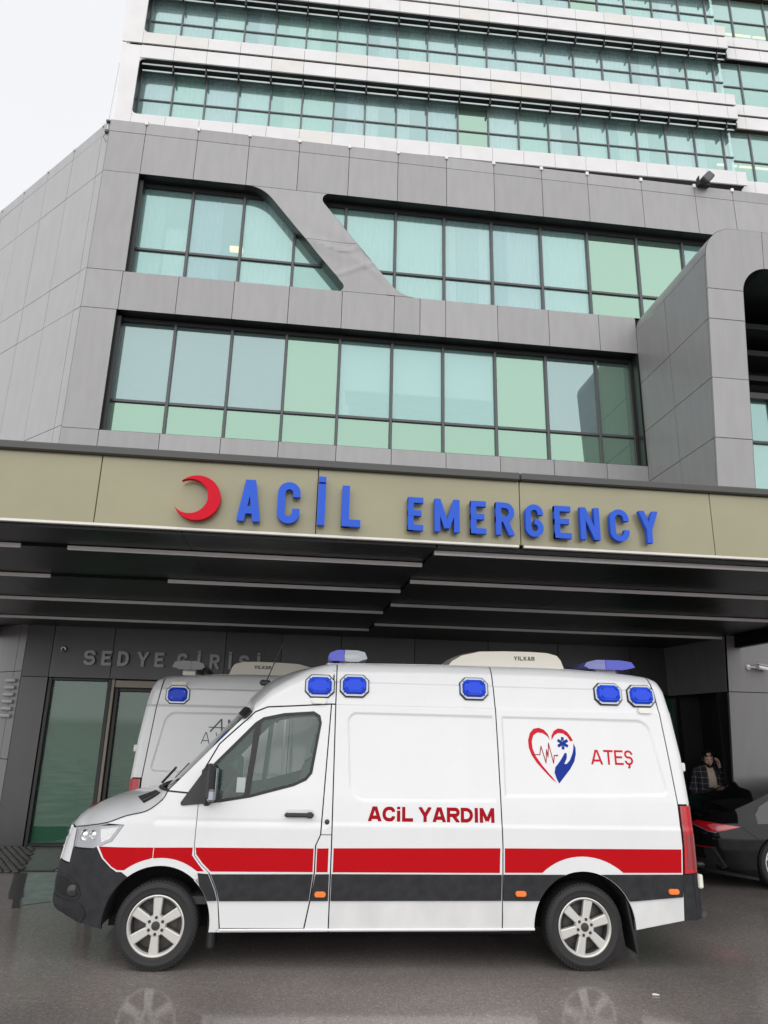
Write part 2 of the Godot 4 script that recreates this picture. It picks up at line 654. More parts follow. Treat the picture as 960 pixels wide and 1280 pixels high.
func curtain(x0: float, x1: float, y0: float, y1: float, z: float, parent: Node, m: Material, called := "curtain", waves := 9.0) -> void:
	var mb := MB.new()
	var rows := []
	var nx := int(maxf(6, (x1 - x0) * 34))
	var ph := rng.randf() * TAU
	for i in nx + 1:
		var x := lerpf(x0, x1, i / float(nx))
		var col := []
		for j in 3:
			var k := 0.7 + 0.3 * j
			col.append(Vector3(x, lerpf(y1, y0, j / 2.0), z + 0.055 * k * sin(x * waves * TAU / 1.13 * 0.95 + ph + 0.7 * sin(x * 5.0)) + 0.014 * sin(x * 47.0 + ph * 2.0)))
		rows.append(col)
	mb.sheet(rows, Vector3(0, 0, 1))
	obj(called, mb, m, parent)


# one window bay: frame on its left and below, an upper and a lower pane
func window_bay(parent: Node, x0: float, x1: float, yb: float, yt: float, top: float, z: float, up: Material, low: Material, frame_look: Material = null, fw := 0.062) -> Node3D:
	var w := pivot("window", parent)
	var panes := [[yb, yt - fw / 2, low], [yt + fw / 2, top, up]]
	for p in panes:
		var polys := [at2(x0 + fw / 2, p[0], x1 - fw / 2, p[1])]
		var mb := MB.new()
		for q in polys:
			mb.prism(q, z - 0.012, z)
		obj("pane", mb, p[2], w)
	var fr := MB.new()
	fr.cbox(Vector3(x0 - fw / 2, yb, z - 0.05), Vector3(x0 + fw / 2, top, z + 0.055), 0.008)
	fr.cbox(Vector3(x0 + fw / 2, yt - fw / 2, z - 0.05), Vector3(x1 - fw / 2, yt + fw / 2, z + 0.04), 0.008)
	obj("frame", fr, frame_look if frame_look else M.frame, w)
	return w


func room(parent: Node, x0: float, x1: float, y0: float, y1: float, z0: float, depth: float) -> void:
	var mb := MB.new()
	mb.box(Vector3(x0, y0 - 0.25, z0 - depth), Vector3(x1, y0, z0 - 0.14))
	mb.box(Vector3(x0, y0, z0 - depth - 0.2), Vector3(x1, y1, z0 - depth))
	mb.box(Vector3(x0 - 0.2, y0, z0 - depth), Vector3(x0, y1, z0 - 0.14))
	mb.box(Vector3(x1, y0, z0 - depth), Vector3(x1 + 0.2, y1, z0 - 0.14))
	obj("room", mb, M.room, parent)
	var ce := MB.new()
	ce.box(Vector3(x0, y1, z0 - depth), Vector3(x1, y1 + 0.25, z0 - 0.14))
	obj("ceiling", ce, M.ceiling, parent)


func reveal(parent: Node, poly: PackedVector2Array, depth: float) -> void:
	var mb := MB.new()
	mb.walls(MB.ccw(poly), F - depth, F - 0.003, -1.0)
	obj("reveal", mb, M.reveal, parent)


# the slanted pier's sheet metal is buckled round its joint
func dented(x: float, y: float) -> float:
	var near := exp(-pow((y - 12.0) / 0.45, 2))
	var u := x + (y - 12.1) * 0.9
	return F + 0.02 * near * sin(u * 5.0 + y * 3.0) * cos(y * 4.0 - 0.5) + 0.03 * exp(-pow((y - 12.02 + 0.12 * sin(u * 4.0)) / 0.05, 2)) * exp(-pow((u - 0.45) / 0.35, 2)) + 0.018 * exp(-pow((y - 11.45 - 0.5 * (x - 0.8)) / 0.07, 2)) + 0.015 * exp(-pow((u + 0.1 * sin(y * 6.0) - 0.62) / 0.1, 2)) * smoothstep(12.1, 11.7, y)


func podium() -> void:
	var B := thing("hospital_building", "grey panelled hospital block with two long rows of mint green windows above the canopy", "building")
	var top_x := [-4.65, -3.88, -2.755, -1.625, -0.51, 0.62, 1.74, 2.87, 3.99, 5.14, 6.26, 7.6, 8.95, 9.93, 11.1, 12.3, 13.5, 14.7]
	var mid_x := [-4.65, -3.93, -2.8, -1.66, -0.52, 0.6, 1.72, 2.28, 2.84, 3.99, 5.14, 6.29, 7.15]
	var low_x := [-4.65, -3.95, -2.81, -1.65, -0.53, 0.61, 1.72, 2.84, 3.97, 5.11, 6.25, 7.15]
	var zt := Transform3D(Basis(), Vector3(0, 0, F))
	for i in top_x.size() - 1:
		wall_panel(B, at2(top_x[i], 14.39, top_x[i + 1], 14.70), clad(), zt)
		wall_panel(B, at2(top_x[i], 13.34, top_x[i + 1], 14.39), clad(), zt)
	for i in mid_x.size() - 1:
		wall_panel(B, at2(mid_x[i], 10.0, mid_x[i + 1], 10.9), clad(), zt)
	for i in low_x.size() - 1:
		wall_panel(B, at2(low_x[i], 6.6, low_x[i + 1], 7.37), clad(), zt)
		wall_panel(B, at2(low_x[i], 5.2, low_x[i + 1], 6.6), clad(), zt)
		wall_panel(B, at2(low_x[i], 3.66, low_x[i + 1], 5.2), clad(), zt)
	# openings of the upper row, with the slanted pier between them
	var open_l := rounded(pts([-3.89, 10.895, 0.75, 10.895, -1.26, 13.345, -3.89, 13.345]), [0.02, 0.12, 0.75, 0.02], 8)
	var open_r := rounded(pts([1.86, 10.895, 9.75, 10.895, 9.75, 13.345, -0.1, 13.345]), [0.75, 0.02, 0.02, 0.16], 8)
	var open_low := pts([-3.95, 7.37, 7.11, 7.37, 7.11, 10.0, -3.95, 10.0])
	wall_panel(B, at2(-4.65, 10.9, -3.89, 13.34), clad(), zt)
	wall_panel(B, at2(9.75, 10.9, 10.9, 13.34), clad(), zt)
	wall_panel(B, at2(-4.65, 7.37, -3.95, 10.0), clad(), zt)
	for y in [[10.9, 12.115], [12.115, 13.34]]:
		for q in minus(at2(-3.885, y[0], 9.745, y[1]), [open_l, open_r]):
			for q2 in Geometry2D.offset_polygon(MB.ccw(q), -0.004):
				obj("slanted_panel", shell(q2, [], dented, 0.0, 0.06, 0.04), M.cladding_0 if y[0] < 11 else M.cladding_2, B)
	reveal(B, open_l, 0.40)
	reveal(B, open_r, 0.40)
	reveal(B, open_low, 0.40)
	# backing behind the open joints
	var bk := MB.new()
	bk.box(Vector3(-4.62, 13.36, F - 0.3), Vector3(14.7, 14.66, F - 0.06))
	bk.box(Vector3(-4.62, 10.02, F - 0.3), Vector3(14.0, 10.88, F - 0.06))
	bk.box(Vector3(-4.62, 3.7, F - 0.3), Vector3(14.0, 7.35, F - 0.06))
	bk.box(Vector3(-4.62, 10.0, F - 0.3), Vector3(-3.91, 13.36, F - 0.06))
	bk.box(Vector3(9.77, 10.0, F - 0.3), Vector3(14.0, 13.36, F - 0.06))
	bk.box(Vector3(-4.62, 7.3, F - 0.3), Vector3(-3.97, 10.02, F - 0.06))
	bk.box(Vector3(7.13, 7.3, F - 0.3), Vector3(14.0, 10.02, F - 0.06))
	for q in minus(at2(-3.88, 10.9, 9.74, 13.34), [open_l, open_r]):
		for q2 in Geometry2D.offset_polygon(MB.ccw(q), -0.012):
			bk.prism(q2, F - 0.3, F - 0.06)
	obj("backing", bk, M.joint, B)
	# white coping brackets on the parapet
	for i in range(1, 14):
		var nb := MB.new()
		nb.cbox(Vector3(top_x[i] - 0.035, 14.63, F - 0.04), Vector3(top_x[i] + 0.035, 14.73, F + 0.03), 0.008)
		obj("coping_bracket", nb, M.plastic_white, B)
	# windows, upper row
	var zg := F - 0.33
	var ux := [-3.9, -2.76, -1.645, -0.5, 0.62, 1.75, 2.87, 3.98, 5.15, 6.28, 7.5, 8.65, 9.8]
	var ulook := ["pane_0", "pane_1", "pane_0", "pane_2", "pane_0", "pane_0", "pane_3", "pane_1", "pane_0", "pane_green", "pane_green", "pane_2"]
	for i in ux.size() - 1:
		var low: Material = M[ulook[i]]
		var w := window_bay(B, ux[i], ux[i + 1], 10.9, 11.68, 13.3, zg, M[ulook[i]], low)
		var x0: float = ux[i] + 0.04
		var x1: float = ux[i + 1] - 0.04
		match i:
			0:
				curtain(x0 + 0.05, x0 + 0.5, 10.85, 13.3, zg - 0.14, w, M.curtain_blue)
				curtain(x0 + 0.55, x1, 10.85, 12.5, zg - 0.3, w, M.curtain)
			1: curtain(x0, x0 + 0.62, 10.85, 13.3, zg - 0.14, w, M.curtain_blue)
			2, 4, 5, 8: curtain(x0, x1, 10.85, 13.3, zg - 0.14, w, M.curtain)
			6:
				curtain(x0, x0 + 0.25, 10.85, 13.3, zg - 0.14, w, M.curtain)
				curtain(x0 + 0.25, x0 + 0.8, 10.85, 13.3, zg - 0.14, w, M.curtain_blue)
				curtain(x0 + 0.8, x1, 10.85, 13.3, zg - 0.14, w, M.curtain)
			7:
				curtain(x0, x0 + 0.36, 10.85, 13.3, zg - 0.14, w, M.curtain_blue)
				curtain(x0 + 0.36, x1, 10.85, 13.3, zg - 0.14, w, M.curtain)
	room(B, -4.3, 9.9, 10.75, 13.4, F - 0.3, 3.4)
	# lit lamps that show in the upper row
	for a in [[-1.98, 12.42, 0.30, 0.05], [-0.75, 12.3, 0.22, 0.045], [6.0, 12.45, 0.12, 0.06]]:
		var lm := MB.new()
		lm.cbox(Vector3(a[0], a[1], zg - 0.85), Vector3(a[0] + a[2], a[1] + a[3] * 2, zg - 0.7), 0.02)
		obj("ceiling_lamp", lm, M.lamp_lit, B)
	var bulb := MB.new()
	bulb.xf = Transform3D(Basis(), Vector3(-1.93, 11.2, zg - 0.55))
	bulb.lathe([Vector2(0, -0.13), Vector2(0.07, -0.11), Vector2(0.12, -0.04), Vector2(0.12, 0.05), Vector2(0.07, 0.12), Vector2(0, 0.14)], 20)
	obj("table_lamp_shade", bulb, M.lamp_lit, B)
	# windows, lower row
	var lx := [-3.95, -2.81, -1.65, -0.515, 0.61, 1.73, 2.84, 3.99, 5.13, 6.29, 7.14]
	var llook := ["pane_grey", "pane_grey", "pane_grey", "pane_green", "pane_0", "pane_0", "pane_0", "pane_green", "pane_grey", "pane_green"]
	for i in lx.size() - 1:
		var w := window_bay(B, lx[i], lx[i + 1], 7.37, 8.14, 9.94, zg, M[llook[i]], M.pane_spandrel)
		if i in [4, 5, 6]:
			var bl := MB.new()
			bl.box(Vector3(lx[i] + 0.04, 8.86, zg - 0.17), Vector3(lx[i + 1] - 0.04, 9.95, zg - 0.15))
			bl.cbox(Vector3(lx[i] + 0.04, 8.82, zg - 0.18), Vector3(lx[i + 1] - 0.04, 8.87, zg - 0.14), 0.01)
			obj("roller_blind", bl, M.blind, w)
		if i == 4:
			var st := MB.new()
			st.cbox(Vector3(lx[i] + 0.05, 8.2, zg - 0.2), Vector3(lx[i] + 0.17, 8.82, zg - 0.16), 0.02)
			st.cbox(Vector3(lx[i] + 0.07, 8.25, zg - 0.16), Vector3(lx[i] + 0.24, 8.5, zg - 0.13), 0.05)
			obj("window_fitting", st, M.blind, w)
	room(B, -4.3, 7.3, 7.25, 9.98, F - 0.3, 3.4)
	var head := MB.new()
	head.cbox(Vector3(-3.95, 9.9, zg - 0.06), Vector3(7.11, 10.0, zg + 0.06), 0.01)
	head.cbox(Vector3(-3.97, 7.37, zg - 0.05), Vector3(-3.87, 9.95, zg + 0.2), 0.01)
	head.cbox(Vector3(7.05, 7.37, zg - 0.05), Vector3(7.12, 9.95, zg + 0.06), 0.01)
	head.cbox(Vector3(-3.9, 13.24, zg - 0.06), Vector3(9.8, 13.35, zg + 0.06), 0.01)
	head.cbox(Vector3(-3.91, 10.9, zg - 0.05), Vector3(-3.81, 13.3, zg + 0.2), 0.01)
	obj("window_head", head, M.frame_dark, B)
	# flat roof and the body behind
	var rf := MB.new()
	rf.box(Vector3(-4.62, 14.3, -34), Vector3(14.7, 14.5, F - 0.3))
	rf.box(Vector3(-4.3, 9.99, -20), Vector3(10.5, 10.5, F - 0.31))
	rf.box(Vector3(-4.3, 3.7, -20), Vector3(14, 7.0, F - 0.31))
	rf.box(Vector3(10.1, 3.7, -20), Vector3(14.7, 14.3, F - 0.31))
	obj("roof", rf, M.room, B)
	left_wall(B)
	portal(B)
	lower_wall(B)


# the wall that turns back at 45 degrees from the corner
func left_wall(B: Node3D) -> void:
	var d := Vector3(0.7112, 0, 0.703).normalized()
	var nn := Vector3(-d.z, 0, d.x)
	var t := Transform3D(Basis(d, Vector3.UP, nn), Vector3(-4.652, 0, F - 0.002))
	var ys := [0.0, 1.35, 2.8, 3.95, 5.3, 6.6, 7.41, 10.0, 10.92, 13.3, 14.39, 14.70]
	var us := [0.003, 0.27, 1.46, 2.62, 3.78, 4.94, 6.1, 7.26, 8.42, 9.6, 10.8, 12.0, 13.2]
	for j in ys.size() - 1:
		for i in us.size() - 1:
			if ys[j] < 2.0 and us[i] > 5.5:
				continue
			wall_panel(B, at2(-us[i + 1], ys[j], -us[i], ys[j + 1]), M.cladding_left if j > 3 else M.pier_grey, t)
	var bk := MB.new()
	bk.xf = t
	bk.box(Vector3(-13.2, 0, -0.3), Vector3(-0.06, 14.66, -0.06))
	obj("backing", bk, M.joint, B)
	for i in [1, 2, 3, 4, 5, 6]:
		var nb := MB.new()
		nb.xf = t
		nb.cbox(Vector3(-us[i] - 0.03, 14.64, -0.04), Vector3(-us[i] + 0.03, 14.72, 0.03), 0.008)
		obj("coping_bracket", nb, M.plastic_white, B)
	for k in 6:
		var lv := MB.new()
		lv.xf = t
		var y := 2.05 + k * 0.118
		lv.cbox(Vector3(-0.46, y - 0.03, -0.02), Vector3(-0.10, y + 0.03, 0.05), 0.015)
		obj("louvre_slat", lv, M.slat_grey, B)


# the frame-like block that stands forward at the right; its face leans out
func zf(y: float) -> float:
	return -11.73 + 0.103 * y


func portal(B: Node3D) -> void:
	var lean := Transform3D(Basis(Vector3(1, 0, 0), Vector3(0, 1, 0.103), Vector3(0, 0, 1)), Vector3(0, 0, -11.73))
	var r := 0.55
	var ys := [0.0, 1.06, 2.69, 4.5, 5.92, 7.03, 8.14, 9.27, 11.1]
	# left pier panels of the front face
	var corner := rounded(pts([7.153, 9.27, 8.3, 9.27, 8.3, 11.1, 7.153, 11.1]), [0.0, 0.0, 0.0, r], 10)
	var hole := rounded(pts([7.86, 4.4, 12.2, 4.4, 12.2, 10.35, 7.86, 10.35]), [0.0, 0.0, 0.0, 0.5], 10)
	for i in range(2, 7):
		var y0: float = ys[i]
		var y1: float = ys[i + 1]
		for q in minus(at2(7.153, y0, 8.3, y1), [hole]):
			wall_panel(B, q, clad(), lean)
	for q in minus(at2(8.3, 0, 12.6, 4.4), []):
		pass
	for q in minus(corner, [hole]):
		for q2 in [[9.27, 9.86], [9.86, 11.2]]:
			for q3 in Geometry2D.intersect_polygons(q, at2(7.0, q2[0], 9, q2[1])):
				wall_panel(B, q3, clad(), lean)
	for x in [[8.3, 9.55], [9.55, 10.8], [10.8, 12.2]]:
		wall_panel(B, at2(x[0], 10.35, x[1], 11.1), clad(), lean)
	for i in 3:
		for x in [[7.153, 8.9], [8.9, 10.6], [10.6, 12.3]]:
			wall_panel(B, at2(x[0], ys[i], x[1], minf(ys[i + 1], 4.4)), M.pier_grey, lean)
	# side face, with the curved corner to the top
	var side := Transform3D(Basis(Vector3(0, 0, 1), Vector3.UP, Vector3(-1, 0, 0)), Vector3(7.15, 0, 0))
	for i in range(2, 8):
		var y0: float = ys[i]
		var y1: float = minf(ys[i + 1], 11.1 - r)
		wall_panel(B, pts([F, y0, -12.2, y0, -12.2, y1, F, y1]), M.cladding_1, side)
		wall_panel(B, pts([-12.2, y0, zf(y0) - 0.05, y0, zf(y1) - 0.05, y1, -12.2, y1]), M.cladding_1, side)
	var cor := MB.new()
	var rows := []
	for k in 13:
		var a := PI / 2 * k / 12.0
		var x := 7.15 + r - r * cos(a)
		var y := 11.1 - r + r * sin(a)
		rows.append([Vector3(x, y, F), Vector3(x, y, -12.2), Vector3(x, y, zf(y) - 0.002)])
	rows.append([Vector3(13, 11.1, F), Vector3(13, 11.1, -12.2), Vector3(13, 11.1, zf(11.1) - 0.002)])
	cor.sheet(rows, Vector3(-1, 1, 0))
	obj("corner_sheet", cor, M.cladding_1, B)
	# inside of the opening
	var ins := MB.new()
	var inner := MB.ccw(hole)
	for i in inner.size():
		var a := inner[i]
		var b := inner[(i + 1) % inner.size()]
		ins.quad(Vector3(a.x, a.y, zf(a.y)), Vector3(b.x, b.y, zf(b.y)), Vector3(b.x, b.y, F + 0.3), Vector3(a.x, a.y, F + 0.3))
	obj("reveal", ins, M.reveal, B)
	var core := MB.new()
	core.box(Vector3(7.22, 3.6, F), Vector3(7.8, 10.5, -11.55))
	core.box(Vector3(7.8, 10.42, F), Vector3(12.2, 10.95, -10.9))
	core.box(Vector3(7.22, 0, -11.95), Vector3(12.3, 3.6, -11.83))
	core.box(Vector3(7.8, 3.6, F), Vector3(12.3, 4.36, -11.5))
	obj("backing", core, M.joint, B)
	# recessed window inside the opening
	var xs := [7.86, 8.62, 9.85, 11.0, 12.2]
	for i in 4:
		var w := window_bay(B, xs[i], xs[i + 1], 4.4, 6.35, 8.9, F + 0.32, M.pane_0, M.pane_0)
		var bl := MB.new()
		bl.box(Vector3(xs[i] + 0.05, 4.45, F + 0.2), Vector3(xs[i + 1] - 0.05, 7.9, F + 0.22))
		obj("blind", bl, M.blind, w)
	var tr := MB.new()
	tr.cbox(Vector3(7.86, 8.9, F + 0.28), Vector3(12.2, 9.05, F + 0.45), 0.01)
	tr.cbox(Vector3(7.86, 7.9, F + 0.3), Vector3(12.2, 7.97, F + 0.36), 0.01)
	obj("window_head", tr, M.frame, B)
	for k in 3:
		var bm := MB.new()
		bm.box(Vector3(7.9, 9.3 + k * 0.3, F + 0.3), Vector3(12.2, 9.42 + k * 0.3, F + 0.5 + k * 0.5))
		obj("soffit_beam", bm, M.frame_dark, B)


func lower_wall(B: Node3D) -> void:
	var zt := Transform3D(Basis(), Vector3(0, 0, F))
	var xs := [-4.65, -4.2, -3.17, -1.22, -0.22, 0.865, 2.235, 3.64, 5.0, 6.44, 7.38, 7.78]
	for i in xs.size() - 1:
		wall_panel(B, at2(xs[i], 2.71, xs[i + 1], 3.66), M.lower_panel if i % 3 else M.lower_panel_dark, zt)
	wall_panel(B, at2(-4.65, 0.0, -4.2, 2.71), M.lower_panel, zt)
	for x in [[-1.9, -0.6], [-0.6, 0.865], [0.865, 2.235], [2.235, 3.64], [3.64, 5.0], [5.0, 6.0], [7.38, 7.78]]:
		wall_panel(B, at2(x[0], 0.0, x[1], 2.71), M.lower_panel, zt)
	var bk := MB.new()
	bk.box(Vector3(-4.62, 2.74, F - 0.3), Vector3(7.8, 3.7, F - 0.06))
	bk.box(Vector3(-4.62, 0, F - 0.3), Vector3(-4.22, 2.75, F - 0.06))
	bk.box(Vector3(-1.88, 0, F - 0.3), Vector3(5.98, 2.75, F - 0.06))
	bk.box(Vector3(7.4, 0, F - 0.3), Vector3(7.8, 2.75, F - 0.06))
	obj("backing", bk, M.joint, B)
	# black niche wall at the right, behind the pier
	var nw := MB.new()
	nw.box(Vector3(7.78, 0, F - 0.06), Vector3(7.86, 3.62, -11.84))
	nw.box(Vector3(7.153, 0, -11.86), Vector3(7.22, 3.62, -11.80))
	obj("niche_wall", nw, M.niche, B)
	# glass doors
	var d1 := pivot("glass_door", B)
	var g := MB.new()
	g.box(Vector3(-4.13, 0.06, F - 0.12), Vector3(-3.2, 2.66, F - 0.108))
	obj("pane", g, M.door_glass, d1)
	var f1 := MB.new()
	f1.cbox(Vector3(-4.2, 0, F - 0.2), Vector3(-4.13, 2.71, F - 0.03), 0.01)
	f1.cbox(Vector3(-3.2, 0, F - 0.2), Vector3(-3.13, 2.71, F - 0.03), 0.01)
	f1.cbox(Vector3(-4.13, 2.66, F - 0.2), Vector3(-3.2, 2.71, F - 0.03), 0.01)
	f1.cbox(Vector3(-4.13, 0.0, F - 0.2), Vector3(-3.2, 0.06, F - 0.03), 0.01)
	f1.cbox(Vector3(-4.0, 2.55, F - 0.3), Vector3(-3.25, 2.585, F - 0.2), 0.008)
	obj("frame", f1, M.frame_dark, d1)
	var d2 := pivot("glass_door", B)
	var g2 := MB.new()
	g2.box(Vector3(-3.0, 0.06, F - 0.14), Vector3(-2.45, 2.5, F - 0.128))
	g2.box(Vector3(-2.4, 0.06, F - 0.14), Vector3(-1.95, 2.5, F - 0.128))
	obj("pane", g2, M.door_glass, d2)
	var f2 := MB.new()
	f2.cbox(Vector3(-3.13, 0, F - 0.2), Vector3(-3.07, 2.71, F - 0.01), 0.01)
	f2.cbox(Vector3(-3.07, 2.56, F - 0.2), Vector3(-1.9, 2.7, F - 0.01), 0.015)
	obj("frame", f2, M.frame_bronze, d2)
	var f3 := MB.new()
	f3.cbox(Vector3(-3.07, 0, F - 0.2), Vector3(-3.0, 2.56, F - 0.06), 0.01)
	f3.cbox(Vector3(-3.0, 2.5, F - 0.2), Vector3(-1.95, 2.56, F - 0.06), 0.01)
	f3.cbox(Vector3(-2.45, 0.06, F - 0.2), Vector3(-2.4, 2.5, F - 0.1), 0.01)
	f3.cbox(Vector3(-1.95, 0, F - 0.2), Vector3(-1.89, 2.71, F - 0.03), 0.01)
	obj("door_leaf_frame", f3, M.frame_dark, d2)
	var d3 := pivot("glass_door", B)
	var g3 := MB.new()
	g3.box(Vector3(6.04, 0.06, F - 0.12), Vector3(7.3, 2.66, F - 0.108))
	obj("pane", g3, M.door_glass, d3)
	var f4 := MB.new()
	f4.cbox(Vector3(5.98, 0, F - 0.2), Vector3(6.05, 2.71, F - 0.03), 0.01)
	f4.cbox(Vector3(7.3, 0, F - 0.2), Vector3(7.385, 2.71, F - 0.03), 0.01)
	f4.cbox(Vector3(6.05, 2.66, F - 0.2), Vector3(7.3, 2.71, F - 0.03), 0.01)
	obj("frame", f4, M.frame_dark, d3)
	# lobby behind the doors
	var lb := MB.new()
	lb.box(Vector3(-4.5, -0.2, F - 4.0), Vector3(7.8, 0.01, F - 0.21))
	lb.box(Vector3(-4.5, 0, F - 4.2), Vector3(7.8, 3.0, F - 4.0))
	lb.box(Vector3(-4.5, 2.9, F - 4.0), Vector3(7.8, 3.1, F - 0.31))
	lb.box(Vector3(-4.6, 0, F - 4.0), Vector3(-4.5, 3.0, F - 0.31))
	lb.box(Vector3(7.7, 0, F - 4.0), Vector3(7.8, 3.0, F - 0.31))
	lb.box(Vector3(-2.7, 0, F - 1.4), Vector3(-2.5, 3.0, F - 1.2))
	obj("lobby", lb, M.room_dark, B)


# ------------------------------------------------------------------ canopy
func canopy() -> void:
	var Z0 := -6.28
	var C := thing("entrance_canopy", "deep flat entrance canopy with olive fascia and black ribbed soffit over the ambulances", "canopy")
	var xs := [-5.6, -3.70, -1.78, 0.135, 2.03, 3.945, 5.86, 7.4]
	for i in xs.size() - 1:
		var mb := MB.new()
		mb.cbox(Vector3(xs[i] + 0.003, 3.645, Z0 - 0.05), Vector3(xs[i + 1] - 0.003, 4.265, Z0), 0.004)
		obj("fascia_panel", mb, M.fascia, C)
	var bk := MB.new()
	bk.box(Vector3(-5.6, 3.64, Z0 - 0.2), Vector3(7.4, 4.27, Z0 - 0.055))
	obj("backing", bk, M.joint, C)
	for s in [[-5.62, 2.03], [2.033, 7.42]]:
		var cp := MB.new()
		cp.cbox(Vector3(s[0], 4.262 if s[0] < 0 else 4.266, Z0 - 0.25), Vector3(s[1], 4.34, Z0 + 0.05), 0.012)
		obj("cap", cp, M.cap, C)
		var tr := MB.new()
		tr.cbox(Vector3(s[0] + 0.02, 3.618, Z0 - 0.03), Vector3(s[1] - 0.02, 3.645, Z0 + 0.012), 0.004)
		obj("edge_trim", tr, M.trim, C)
	# soffit: lapped panels, each a little lower than the one before it, with a pale riser between
	var groups := [[-5.58, 1.24, [Z0 - 0.03, -7.05, -8.55, -10.25, -12.2, F + 0.02], [[-2.62, -2.2], [-2.8, -1.5], [], []]],
		[1.25, 7.3, [Z0 - 0.03, -6.5, -7.92, -9.55, -11.5, F + 0.02], [[], [], [], []]]]
	for g in groups:
		var zs: Array = g[2]
		for i in zs.size() - 1:
			var y0 := 3.618 - 0.004 * i
			# panels of about 2.1 m along the run
			var nseg := 3
			for k in nseg:
				var xa: float = lerpf(g[0], g[1], k / float(nseg)) + 0.002
				var xb: float = lerpf(g[0], g[1], (k + 1) / float(nseg)) - 0.002
				var mb := MB.new()
				var f := [Vector3(xa, y0 - 0.03, zs[i]), Vector3(xb, y0 - 0.03, zs[i]), Vector3(xb, y0 - 0.008, zs[i + 1] + 0.002), Vector3(xa, y0 - 0.008, zs[i + 1] + 0.002)]
				var up := Vector3(0, 0.03, 0)
				mb.quad(f[0], f[3], f[2], f[1], Vector3.DOWN)
				mb.quad(f[0] + up, f[1] + up, f[2] + up, f[3] + up, Vector3.UP)
				for e in 4:
					mb.quad(f[e], f[(e + 1) % 4], f[(e + 1) % 4] + up, f[e] + up)
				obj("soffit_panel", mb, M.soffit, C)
			if i == 0:
				continue
			var cuts: Array = [g[0], g[1]]
			var gap: Array = g[3][i - 1]
			var spans := [[cuts[0], cuts[1]]] if gap.is_empty() else [[cuts[0], gap[0]], [gap[1], cuts[1]]]
			for s in spans:
				var sb := MB.new()
				sb.cbox(Vector3(s[0] + 0.004, y0 - 0.052, zs[i] + 0.001), Vector3(s[1] - 0.004, y0 - 0.012, zs[i] + 0.03), 0.003)
				obj("soffit_strip", sb, M.strip, C)
	# downstand at both ends and the roof slab
	for b in [[Vector3(7.3, 3.4, -11.45), Vector3(7.42, 4.27, Z0 - 0.06)], [Vector3(-5.6, 3.45, -16.0), Vector3(-5.5, 4.27, Z0 - 0.06)]]:
		var en := MB.new()
		en.cbox(b[0], b[1], 0.01)
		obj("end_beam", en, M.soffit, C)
	var sl := MB.new()
	sl.box(Vector3(-5.55, 3.66, F - 0.0), Vector3(7.38, 4.2, Z0 - 0.22))
	sl.box(Vector3(-5.55, 3.62, -16.0), Vector3(-4.75, 4.2, F - 0.0))
	sl.box(Vector3(7.16, 3.6, F), Vector3(8.4, 3.66, -11.6))
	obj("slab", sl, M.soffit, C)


# ------------------------------------------------------------------ lettering
# strokes of a plain condensed capital: arrays of points; each becomes a bar of width t
func arc_path(p: Array, r: float) -> Array:
	var q := PackedVector2Array()
	for i in p.size():
		if i == 0 or i == p.size() - 1:
			q.append(p[i])
			continue
		var a: Vector2 = (p[i - 1] - p[i])
		var b: Vector2 = (p[i + 1] - p[i])
		var d := minf(r, minf(a.length() * (1.0 if i == 1 else 0.5), b.length() * (1.0 if i == p.size() - 2 else 0.5)))
		a = a.normalized(); b = b.normalized()
		for k in 9:
			var s := k / 8.0 * PI / 2
			q.append(p[i] + a * d * (1 - sin(s)) + b * d * (1 - cos(s)))
	return Array(q)


